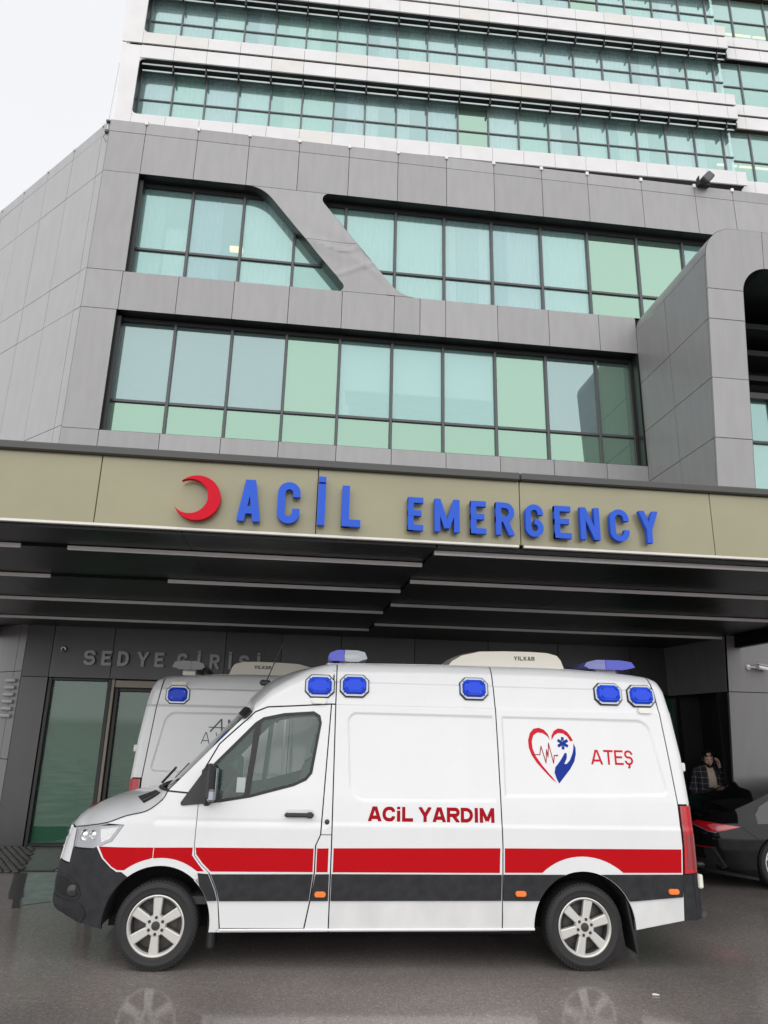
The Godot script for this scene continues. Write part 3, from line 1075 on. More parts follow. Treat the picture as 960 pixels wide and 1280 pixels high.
func glyph(ch: String, w: float, h: float, t: float) -> Array:
	var l := t / 2
	var r := w - t / 2
	var b := t / 2
	var T := h - t / 2
	var m := h * 0.52
	var V := func(x, y): return Vector2(x, y)
	var R := (w - t) / 2
	var out := []
	match ch:
		"A":
			out = [[V.call(l * 0.85, -0.02 * h), V.call(w / 2 - t * 0.14, h * 1.02)], [V.call(w - l * 0.85, -0.02 * h), V.call(w / 2 + t * 0.14, h * 1.02)], [V.call(w * 0.2, h * 0.27), V.call(w * 0.8, h * 0.27)]]
		"C": out = [arc_path([V.call(r, h * 0.64), V.call(r, T), V.call(l, T), V.call(l, b), V.call(r, b), V.call(r, h * 0.36)], R)]
		"D": out = [[V.call(l, 0), V.call(l, h)], arc_path([V.call(0, T), V.call(r, T), V.call(r, b), V.call(0, b)], R * 1.2)]
		"E": out = [[V.call(l, 0), V.call(l, h)], [V.call(0, T), V.call(w, T)], [V.call(0, b), V.call(w, b)], [V.call(0, m), V.call(w * 0.88, m)]]
		"G": out = [arc_path([V.call(r, h * 0.68), V.call(r, T), V.call(l, T), V.call(l, b), V.call(r, b), V.call(r, h * 0.47), V.call(w * 0.5, h * 0.47)], R)]
		"I": out = [[V.call(w / 2, 0), V.call(w / 2, h)]]
		"İ": out = [[V.call(w / 2, 0), V.call(w / 2, h)], [V.call(w / 2, h * 1.05), V.call(w / 2, h * 1.05 + t * 0.8)]]
		"i": out = [[V.call(w / 2, 0), V.call(w / 2, h * 0.74)], [V.call(w / 2, h * 0.82), V.call(w / 2, h)]]
		"L": out = [[V.call(l, 0), V.call(l, h)], [V.call(0, b), V.call(w, b)]]
		"M": out = [[V.call(l, 0), V.call(l, h)], [V.call(r, 0), V.call(r, h)], [V.call(l, h), V.call(w / 2, h * 0.12)], [V.call(r, h), V.call(w / 2, h * 0.12)]]
		"N": out = [[V.call(l, 0), V.call(l, h)], [V.call(r, 0), V.call(r, h)], [V.call(l, h), V.call(r, 0)]]
		"R": out = [[V.call(l, 0), V.call(l, h)], arc_path([V.call(0, T), V.call(r, T), V.call(r, m - t * 0.2), V.call(0, m - t * 0.2)], R), [V.call(w * 0.45, m), V.call(r + t * 0.1, -0.02 * h)]]
		"S", "Ş":
			out = [arc_path([V.call(r, h * 0.70), V.call(r, T), V.call(l, T), V.call(l, m), V.call(r, m), V.call(r, b), V.call(l, b), V.call(l, h * 0.30)], R)]
			if ch == "Ş":
				out.append([V.call(w / 2, b), V.call(w / 2 + t * 0.1, -h * 0.12), V.call(w / 2 - t * 0.6, -h * 0.2)])
		"T": out = [[V.call(w / 2, 0), V.call(w / 2, h)], [V.call(0, T), V.call(w, T)]]
		"V": out = [[V.call(l, h * 1.02), V.call(w / 2, -0.02 * h)], [V.call(r, h * 1.02), V.call(w / 2, -0.02 * h)]]
		"K": out = [[V.call(l, 0), V.call(l, h)], [V.call(r, h), V.call(l, h * 0.42)], [V.call(l + t, h * 0.55), V.call(r, 0)]]
		"Y": out = [[V.call(l * 0.8, h * 1.02), V.call(w / 2, h * 0.42)], [V.call(w - l * 0.8, h * 1.02), V.call(w / 2, h * 0.42)], [V.call(w / 2, 0), V.call(w / 2, h * 0.47)]]
	var polys := []
	var lim := at2(0, -h * 0.3, w, h * 1.4) if ch in ["İ", "Ş"] else at2(0, 0, w, h)
	for s in out:
		for q in Geometry2D.offset_polyline(PackedVector2Array(s), t / 2, Geometry2D.JOIN_MITER, Geometry2D.END_BUTT):
			for k in Geometry2D.intersect_polygons(q, lim):
				if not Geometry2D.is_polygon_clockwise(k):
					polys.append(k)
	return polys


func letter(parent: Node, ch: String, x0: float, x1: float, y0: float, y1: float, t: float, z: float, depth: float, m: Material) -> void:
	var mb := MB.new()
	mb.xf = Transform3D(Basis(), Vector3(x0, y0, z))
	var k := 0
	for p in glyph(ch, x1 - x0, y1 - y0, t):
		mb.prism(p, 0.0, depth + 0.0006 * k)
		k += 1
	obj("letter", mb, m, parent)


func signs() -> void:
	var z := -6.28 + 0.03
	var S := thing("emergency_letters", "blue raised letters reading EMERGENCY on the right half of the fascia", "sign", Vector3(2.15, 3.71, z))
	for a in [["E", 0.957, 1.098], ["M", 1.202, 1.434], ["E", 1.539, 1.683], ["R", 1.774, 1.949], ["G", 2.056, 2.225], ["E", 2.333, 2.492], ["N", 2.582, 2.770], ["C", 2.872, 3.058], ["Y", 3.164, 3.349]]:
		letter(S, a[0], a[1] - 2.15, a[2] - 2.15, 0.002, 0.313, 0.052, 0.0, 0.05, M.sign_blue)
	S = thing("acil_letters", "blue raised letters reading ACİL beside the red crescent on the fascia", "sign", Vector3(0.0, 3.71, z))
	for a in [["A", -0.562, -0.363], ["C", -0.217, -0.018], ["İ", 0.132, 0.215], ["L", 0.357, 0.527]]:
		letter(S, a[0], a[1], a[2], 0.002, 0.385, 0.066, 0.0, 0.05, M.sign_blue)
	# the stand-offs that carry the crescent are hidden behind it
	S = thing("crescent_emblem", "red raised crescent opening to the left on the fascia", "emblem", Vector3(-0.92, 3.9, z))
	var outer := circle(Vector2(0, 0), 0.205, 56)
	var inner := circle(Vector2(-0.062, 0.012), 0.158, 56)
	var mb := MB.new()
	for q in Geometry2D.clip_polygons(outer, inner):
		if not Geometry2D.is_polygon_clockwise(q):
			mb.prism(q, 0.0, 0.055)
	obj("crescent", mb, M.sign_red, S)
	S = thing("stretcher_entrance_letters", "grey metal letters reading SEDYE GİRİŞİ on the dark wall above the left glass doors", "sign", Vector3(-2.2, 2.93, F + 0.02))
	for a in [["S", -3.635, -3.44], ["E", -3.335, -3.165], ["D", -3.06, -2.875], ["Y", -2.735, -2.53], ["E", -2.43, -2.265], ["G", -2.04, -1.865], ["İ", -1.71, -1.62], ["R", -1.475, -1.30], ["İ", -1.165, -1.075], ["Ş", -0.96, -0.785], ["İ", -0.66, -0.57]]:
		letter(S, a[0], a[1] + 2.2, a[2] + 2.2, 0.0, 0.255, 0.052, 0.0, 0.04, M.sign_metal)
	S = thing("entrance_letters_right", "grey metal letters on the dark wall behind the right ambulance's roof units", "sign", Vector3(5.2, 2.93, F + 0.02))
	for a in [["İ", 4.96, 5.05], ["R", 5.2, 5.375], ["İ", 5.53, 5.62], ["Ş", 5.75, 5.925], ["İ", 6.08, 6.17]]:
		letter(S, a[0], a[1] - 5.2, a[2] - 5.2, 0.0, 0.255, 0.052, 0.0, 0.04, M.sign_metal)


# ------------------------------------------------------------------ white tower behind
func tower() -> void:
	var k := 1.5
	var th := deg_to_rad(-1.43)
	var T := thing("hospital_tower", "white banded hospital tower with mint green glass rising behind the grey block", "building", Vector3(-6.9, 0, -20.25), th)
	var Y := func(y: float) -> float: return 2.007 + k * (y - 2.007)
	var rows := [[14.97, 16.55], [17.32, 18.79], [19.54, 21.02], [21.76, 23.24]]
	var us := [0.0]
	var u := 0.346
	while u < 14.6:
		us.append(u * k)
		u += 0.7435
	us.append(14.73 * k)
	var ZG := -0.52
	var tops := [[14.58, 14.97]]
	for i in rows.size():
		var top: float = rows[i][1]
		var nxt: float = rows[i + 1][0] if i < rows.size() - 1 else top + 0.75
		var mid := (top + nxt) / 2 + 0.02
		tops.append([top, mid - 0.038])
		tops.append([mid + 0.038, nxt])
	var zt := Transform3D()
	# band panels
	for tb in range(tops.size()):
		var y0: float = Y.call(tops[tb][0])
		var y1: float = Y.call(tops[tb][1])
		for i in range(1, us.size() - 1):
			wall_panel(T, at2(us[i], y0, us[i + 1], y1), M.tower_white_warm if rng.randf() < 0.12 else M.tower_white, zt, 0.0 if tb % 2 == 0 else 0.02, 0.006, "band_panel")
	# left pier with rounded window corners
	for i in rows.size():
		var g0: float = Y.call(rows[i][0])
		var g1: float = Y.call(rows[i][1])
		var lo: float = Y.call(tops[0][0]) if i == 0 else Y.call(tops[2 * i][0])
		var hi: float = Y.call(tops[2 * i + 1][1])
		var shift0: float = -0.046 * (lo - Y.call(14.79))
		var shift1: float = -0.046 * (hi - Y.call(14.79))
		var pier := pts([shift0, lo, us[1], lo, us[1], hi, shift1, hi])
		var op := rounded(pts([0.355 * k, g0, 3.0, g0, 3.0, g1, 0.355 * k, g1]), [0.17, 0, 0, 0.17], 8)
		for q in minus(pier, [op]):
			wall_panel(T, q, M.tower_white, zt, 0.0, 0.004, "corner_panel")
		# small fillets in the window corners
		for c in [[g0, 1.0], [g1, -1.0]]:
			var fl := PackedVector2Array([Vector2(us[1], c[0])])
			for a in 7:
				var an := PI / 2 * a / 6.0
				fl.append(Vector2(us[1] + 0.17 * (1 - sin(an)), c[0] + c[1] * 0.17 * (1 - cos(an))))
			wall_panel(T, fl, M.tower_white, zt, -0.001, 0.0, "corner_fillet")
		var rv := MB.new()
		rv.box(Vector3(us[1] - 0.06, g0 - 0.04, ZG), Vector3(us[us.size() - 1], g0 - 0.006, -0.055))
		obj("sill", rv, M.tower_white, T)
		var sf := MB.new()
		sf.box(Vector3(us[1] - 0.06, g1 + 0.006, ZG - 0.05), Vector3(us[us.size() - 1], g1 + 0.05, -0.055))
		sf.box(Vector3(us[1] - 0.07, g0, ZG), Vector3(us[1] - 0.01, g1, -0.055))
		obj("window_soffit", sf, M.frame_dark, T)
		# two thin rails under the soffit on brackets
		for r in 2:
			var rl := MB.new()
			rl.cbox(Vector3(us[1] + 0.05, g1 - 0.125 - 0.15 * r, -0.16 - 0.12 * r), Vector3(us[us.size() - 1] + 0.05, g1 - 0.06 - 0.15 * r, -0.135 - 0.12 * r), 0.008)
			obj("rail", rl, M.louvre, T)
		for j in range(2, us.size()):
			var br := MB.new()
			br.cbox(Vector3(us[j] - 0.028, g1 - 0.33, -0.32), Vector3(us[j] + 0.028, g1 + 0.0, -0.125), 0.006)
			obj("rail_bracket", br, M.frame_dark, T)
		# windows
		for j in range(1, us.size() - 1):
			var look: int = rng.randi_range(0, 3)
			var plain := rng.randf() < 0.14
			var pm: Material = M.pane_green if plain else M["pane_%d" % look]
			var w := window_bay(T, us[j], us[j + 1], g0, g0 + 0.73 * k, g1, ZG, pm, pm, M.frame_tower, 0.055)
			if plain:
				continue
			var kind := rng.randf()
			var x0: float = us[j] + 0.06
			var x1: float = us[j + 1] - 0.06
			if kind < 0.55:
				curtain(x0, x1, g0, g1, ZG - 0.16, w, M.curtain, "curtain", 7.0)
			elif kind < 0.8:
				curtain(x0, lerpf(x0, x1, 0.45), g0, g1, ZG - 0.16, w, M.curtain, "curtain", 7.0)
			else:
				curtain(lerpf(x0, x1, 0.4), x1, g0, g1, ZG - 0.16, w, M.curtain, "curtain", 7.0)
		# floor and ceiling of the storey
		room(T, us[1] - 0.2, us[us.size() - 1] + 6.5, g0 - 0.1, g1 + 0.06, ZG - 0.02, 3.0)
	# recessed bay at the right with its own bands
	var ux := us[us.size() - 1] as float
	for i in rows.size():
		var g0: float = Y.call(rows[i][0])
		var g1: float = Y.call(rows[i][1])
		var x := ux - 0.12
		for j in 5:
			var x1 := x + (1.42 if j else 0.9)
			var w := window_bay(T, x, x1, g0, g0 + 0.70 * k, g1, -0.62, M.pane_0, M.pane_2, M.frame_tower, 0.06)
			if (i == 0 and j < 4) or (i == 2 and j < 4):
				var st := MB.new()
				st.cbox(Vector3(x + 0.05, g1 - 0.75, -1.5), Vector3(x1 - 0.05, g1 - 0.69, -1.42), 0.01)
				obj("strip_lamp", st, M.lamp_lit, w)
			x = x1
	for tb in tops.size():
		var y0: float = Y.call(tops[tb][0])
		var y1: float = Y.call(tops[tb][1])
		var x := ux + 0.02
		for j in 6:
			var x1 := x + (0.55 if j == 0 else 1.0)
			wall_panel(T, at2(x, y0, x1, y1), M.tower_white, zt, -0.40 if tb % 2 == 0 else -0.38, 0.006, "band_panel")
			x = x1
	var core := MB.new()
	for i in rows.size() + 1:
		var y0: float = Y.call(14.6) if i == 0 else Y.call(rows[i - 1][1] + 0.02)
		var y1: float = Y.call(rows[i][0] - 0.03) if i < rows.size() else Y.call(23.95)
		core.box(Vector3(0.12, y0 + 0.04, -10), Vector3(ux - 0.04, y1 - 0.02, -0.055 - 0.02))
		core.box(Vector3(ux - 0.05, y0 + 0.06, -10), Vector3(ux + 6.2, y1 - 0.04, -0.47))
	obj("slab_edge", core, M.frame_dark, T)
	var side := MB.new()
	side.box(Vector3(-0.02, Y.call(14.6), -12), Vector3(0.1, Y.call(23.95), -0.056))
	side.box(Vector3(0.1, 14.4, -10), Vector3(ux, Y.call(14.6), -2.5))
	obj("side_wall", side, M.tower_white, T)


func roof_bits() -> void:
	# slim whip antenna clamped to the parapet corner
	var A := thing("whip_antenna", "thin whip antenna on the left corner of the grey parapet", "antenna", Vector3(-4.7, 14.3, F - 0.02))
	var mb := MB.new()
	mb.tube([Vector3(0, 0, 0), Vector3(0.0, 0.6, 0), Vector3(0.03, 2.0, 0)], 0.011, 6)
	obj("mast", mb, M.steel, A)
	var c := MB.new()
	c.cbox(Vector3(-0.04, 0.30, -0.04), Vector3(0.04, 0.36, 0.05), 0.01)
	c.cbox(Vector3(-0.04, 0.02, -0.04), Vector3(0.04, 0.10, 0.05), 0.01)
	c.tube([Vector3(0.0, 0.02, 0.02), Vector3(-0.05, -0.1, 0.02), Vector3(0.02, -0.22, 0.02)], 0.008, 6)
	obj("clamp", c, M.frame, A)
	# floodlight on the parapet
	var L := thing("floodlight", "black floodlight tilted up on the right part of the parapet", "floodlight", Vector3(9.15, 14.68, F + 0.12))
	var h := MB.new()
	h.xf = Transform3D(Basis(Vector3(0, 0, 1), deg_to_rad(-40)) * Basis(Vector3.RIGHT, deg_to_rad(-15)), Vector3(0.05, 0.12, 0.05))
	h.cbox(Vector3(-0.10, -0.20, -0.08), Vector3(0.10, 0.26, 0.06), 0.025)
	obj("housing", h, M.plastic_dark, L)
	var gl := MB.new()
	gl.xf = h.xf
	gl.cbox(Vector3(-0.08, -0.17, 0.055), Vector3(0.08, 0.23, 0.066), 0.005)
	obj("lens", gl, M.frame, L)
	var br := MB.new()
	br.cbox(Vector3(-0.14, -0.05, -0.1), Vector3(-0.12, 0.2, 0.02), 0.005)
	br.cbox(Vector3(0.12, -0.05, -0.1), Vector3(0.14, 0.2, 0.02), 0.005)
	br.cbox(Vector3(-0.14, -0.05, -0.1), Vector3(0.14, -0.03, 0.02), 0.005)
	obj("bracket", br, M.frame_dark, L)
	# white bullet camera on the right pier
	var S := thing("security_camera", "white bullet security camera on the grey pier right of the entrance", "camera", Vector3(7.52, 3.09, zf(3.09)))
	var bs := MB.new()
	bs.xf = Transform3D(Basis(Vector3.RIGHT, PI / 2), Vector3.ZERO)
	bs.lathe([Vector2(0.0, 0.035), Vector2(0.03, 0.03), Vector2(0.046, 0.012), Vector2(0.046, 0.0)], 20)
	obj("base", bs, M.plastic_white, S)
	var am := MB.new()
	am.tube([Vector3(0, 0, 0.03), Vector3(0.03, 0.0, 0.07), Vector3(0.09, -0.005, 0.085)], 0.014, 8)
	obj("arm", am, M.plastic_white, S)
	var bd := MB.new()
	bd.xf = Transform3D(Basis(Vector3(0, 1, 0), 0.25) * Basis(Vector3(0, 0, 1), PI / 2 - 0.12), Vector3(0.2, -0.012, 0.1))
	bd.lathe([Vector2(0.0, 0.115), Vector2(0.034, 0.115), Vector2(0.036, 0.10), Vector2(0.036, -0.10), Vector2(0.03, -0.115), Vector2(0, -0.115)], 20)
	obj("body", bd, M.plastic_white, S)
	var hd := MB.new()
	hd.xf = Transform3D(Basis(Vector3(0, 1, 0), 0.25) * Basis(Vector3(0, 0, 1), -0.12), Vector3(0.2, 0.03, 0.1))
	hd.cbox(Vector3(-0.13, 0.0, -0.045), Vector3(0.15, 0.008, 0.045), 0.003)
	obj("hood", hd, M.plastic_white, S)
	# round fitting on the left door lintel
	var Q := thing("dome_camera", "round pale fitting with a dark centre left of the stretcher entrance letters", "camera", Vector3(-4.0, 3.19, F))
	var rg := MB.new()
	rg.xf = Transform3D(Basis(Vector3.RIGHT, PI / 2), Vector3.ZERO)
	rg.lathe([Vector2(0.024, 0.05), Vector2(0.04, 0.055), Vector2(0.055, 0.04), Vector2(0.058, 0.0)], 24)
	obj("ring", rg, M.steel, Q)
	var dm := MB.new()
	dm.xf = rg.xf
	dm.lathe([Vector2(0, 0.058), Vector2(0.015, 0.055), Vector2(0.026, 0.04)], 20)
	obj("dome", dm, M.plastic_dark, Q)


# ------------------------------------------------------------------ vehicles
func paint(called: String, c: Color, rough := 0.35, coat := 0.8) -> StandardMaterial3D:
	var m := mat(called, c, rough)
	m.clearcoat_enabled = true
	m.clearcoat = coat
	m.clearcoat_roughness = 0.06
	return m


func vehicle_materials() -> void:
	var dirt := noise_tex(40, 0.006, 256, 0.985, 1.0, 3)
	tri_tex(paint("van_white", lin(0.73, 0.735, 0.745), 0.3, 0.8), dirt, Vector3(0.7, 0.7, 0.7), false)
	var grime := noise_tex(41, 0.012, 256, 0.94, 1.0, 5)
	tri_tex(paint("van_white_low", lin(0.69, 0.69, 0.685), 0.5, 0.3), grime, Vector3(0.9, 0.6, 0.9), false)
	tri_tex(mat("stripe_red", lin(0.47, 0.004, 0.009), 0.5, 0.0, 0.2), dirt, Vector3(1, 1, 1), false)
	tri_tex(mat("cladding_plastic", lin(0.036, 0.037, 0.041), 0.6, 0.0, 0.3), noise_tex(42, 0.03, 256, 0.8, 1.0, 5), Vector3(1, 1, 1), false)
	mat("inner_dark", lin(0.008, 0.008, 0.008), 0.9)
	var tyre := mat("tyre", lin(0.022, 0.022, 0.022), 0.75)
	tri_tex(tyre, grime, Vector3(2, 2, 2), false)
	mat("rubber", lin(0.012, 0.012, 0.013), 0.5)
	var al := mat("alloy", lin(0.60, 0.585, 0.555), 0.38, 0.45)
	al.clearcoat_enabled = true
	al.clearcoat = 0.3
	mat("alloy_dark", lin(0.09, 0.088, 0.085), 0.5, 0.5)
	mat("nut", lin(0.06, 0.06, 0.06), 0.4, 0.6)
	glass("car_glass", lin(0.16, 0.36, 0.30), 0.12)
	glass("screen_glass", lin(0.06, 0.10, 0.09), 0.45, 0.15)
	glass("smoked_glass", lin(0.02, 0.02, 0.022), 0.9, 0.05)
	glass("clear_lens", lin(0.85, 0.87, 0.88), 0.25)
	paint("lens_blue", lin(0.012, 0.065, 0.70), 0.3, 0.12).metallic_specular = 0.3
	paint("lens_blue_deep", lin(0.012, 0.025, 0.40), 0.2, 1.0)
	paint("lens_red", lin(0.46, 0.004, 0.012), 0.25, 0.3)
	paint("lens_red_dark", lin(0.25, 0.004, 0.008), 0.2, 1.0)
	paint("lens_orange", lin(0.85, 0.20, 0.015), 0.25, 0.8)
	paint("lens_white", lin(0.78, 0.77, 0.70), 0.25, 0.8)
	glass("bar_lilac", lin(0.22, 0.25, 0.66), 0.7)
	var ba := glass("bar_blue", lin(0.03, 0.05, 0.60), 0.9)
	ba.roughness = 0.15
	glass("bar_clear", lin(0.72, 0.76, 0.84), 0.5)
	glass("bar_smoked", lin(0.03, 0.03, 0.033), 0.94)
	mat("chrome", lin(0.75, 0.75, 0.76), 0.15, 1.0)
	mat("bezel", lin(0.34, 0.36, 0.40), 0.25, 0.7)
	var cr := paint("unit_cream", lin(0.74, 0.70, 0.61), 0.4, 0.3)
	cr.clearcoat_roughness = 0.2
	mat("decal_red", lin(0.34, 0.006, 0.012), 0.6, 0.0, 0.2)
	mat("decal_red_bright", lin(0.58, 0.02, 0.035), 0.6, 0.0, 0.2)
	mat("decal_blue", lin(0.015, 0.04, 0.28), 0.6, 0.0, 0.2)
	mat("decal_grey", lin(0.10, 0.105, 0.11), 0.5)
	mat("seat_cloth", lin(0.03, 0.031, 0.034), 0.9)
	mat("dash", lin(0.02, 0.02, 0.022), 0.7)
	mat("cab_grey", lin(0.05, 0.052, 0.055), 0.8)
	paint("car_tail", lin(0.62, 0.10, 0.12), 0.25, 1.0)
	mat("car_window", lin(0.006, 0.0065, 0.007), 0.06, 0.0, 0.55)
	paint("car_black", lin(0.005, 0.005, 0.006), 0.07, 0.0).metallic_specular = 0.38
	paint("car_grey", lin(0.03, 0.031, 0.034), 0.12, 0.0)
	mat("paper", lin(0.75, 0.76, 0.74), 0.7)


func interp(xs: Array, ys: Array, x: float) -> float:
	if x <= xs[0]: return ys[0]
	for i in range(1, xs.size()):
		if x <= xs[i]:
			return lerpf(ys[i - 1], ys[i], (x - xs[i - 1]) / (xs[i] - xs[i - 1]))
	return ys[ys.size() - 1]


# a skin over x, y whose third coordinate is w(x, y): polygons cut into cells, edges turned in by skirt
func shell(poly: PackedVector2Array, holes: Array, w: Callable, off := 0.0, cell := 0.03, skirt := 0.014) -> MB:
	var mb := MB.new()
	var outers := [MB.ccw(poly)]
	var cut := []
	for h in holes:
		var nxt := []
		for q in outers:
			for c in Geometry2D.clip_polygons(q, h):
				if Geometry2D.is_polygon_clockwise(c):
					cut.append(c)
				else:
					nxt.append(c)
		outers = nxt
	var cache := {}
	var point := func(p: Vector2) -> Array:
		var key := Vector2i(int(round(p.x * 20000)), int(round(p.y * 20000)))
		if not cache.has(key):
			var z: float = w.call(p.x, p.y)
			var e := 0.005
			var nn := Vector3(-(w.call(p.x + e, p.y) - w.call(p.x - e, p.y)) / (2 * e), -(w.call(p.x, p.y + e) - w.call(p.x, p.y - e)) / (2 * e), 1).normalized()
			cache[key] = [Vector3(p.x, p.y, z) + nn * off, nn]
		return cache[key]
	for outer in outers:
		var lo := Vector2(1e9, 1e9)
		var hi := -lo
		for p in outer:
			lo = lo.min(p); hi = hi.max(p)
		var nx := int(ceil((hi.x - lo.x) / cell))
		var ny := int(ceil((hi.y - lo.y) / cell))
		for i in nx:
			var xa := lo.x + i * cell
			var strips := Geometry2D.intersect_polygons(outer, at2(xa, lo.y - 0.01, xa + cell, hi.y + 0.01))
			for c in cut:
				var nxt: Array[PackedVector2Array] = []
				for s in strips:
					nxt.append_array(Geometry2D.clip_polygons(s, c))
				strips = nxt
			for s in strips:
				if Geometry2D.is_polygon_clockwise(s):
					continue
				var y0 := 1e9
				var y1 := -1e9
				for p in s:
					y0 = minf(y0, p.y); y1 = maxf(y1, p.y)
				for j in range(int((y0 - lo.y) / cell), mini(ny, int((y1 - lo.y) / cell) + 1)):
					var ya := lo.y + j * cell
					for q in Geometry2D.intersect_polygons(s, at2(xa - 1, ya, xa + 1, ya + cell)):
						if q.size() < 3 or absf(MB.area(q)) < 1e-7:
							continue
						var idx := PackedInt32Array([0, 1, 2, 0, 2, 3]) if q.size() == 4 else (PackedInt32Array([0, 1, 2]) if q.size() == 3 else Geometry2D.triangulate_polygon(q))
						for k in range(0, idx.size(), 3):
							var a: Array = point.call(q[idx[k]])
							var b: Array = point.call(q[idx[k + 1]])
							var c2: Array = point.call(q[idx[k + 2]])
							mb.put(a[0], b[0], c2[0], a[1], b[1], c2[1])
	if skirt > 0.0:
		for o in outers + cut:
			for i in o.size():
				var a: Vector2 = o[i]
				var b: Vector2 = o[(i + 1) % o.size()]
				var n := maxi(1, int(ceil(a.distance_to(b) / (cell * 1.5))))
				var side := (b - a).normalized()
				var out := Vector3(side.y, -side.x, 0)
				for k in n:
					var pa: Array = point.call(a.lerp(b, k / float(n)))
					var pb: Array = point.call(a.lerp(b, (k + 1) / float(n)))
					mb.quad(pa[0], pb[0], pb[0] - pb[1] * skirt, pa[0] - pa[1] * skirt, out)
	return mb


func both(called: String, mb: MB, m: Material, parent: Node) -> Array:
	return [obj(called, mb, m, parent), obj(called, mb.mirrored(), m, parent)]


func catmull(p: Array, t: float) -> Vector3:
	var n := p.size() - 1
	var i := clampi(int(t), 0, n - 1)
	var f := t - i
	var a: Vector3 = p[maxi(i - 1, 0)]
	var b: Vector3 = p[i]
	var c: Vector3 = p[i + 1]
	var d: Vector3 = p[mini(i + 2, n)]
	return b.cubic_interpolate(c, a, d, f)


# a crowned sheet across the vehicle: side[i] on the left edge, mid[i] on the centre line
func crown(side: Array, mid: Array, power := 2.3, u0 := -1.0, u1 := 1.0, nu := 20, sub := 4, lift := 0.0) -> Array:
	var rows := []
	var n := (side.size() - 1) * sub
	for i in n + 1:
		var s := catmull(side, i / float(sub))
		var m := catmull(mid, i / float(sub))
		var row := []
		for j in nu + 1:
			var u := lerpf(u0, u1, j / float(nu))
			row.append(Vector3(lerpf(m.x, s.x, u * u), lerpf(m.y, s.y, pow(absf(u), power)) + lift, s.z * u))
		rows.append(row)
	return rows


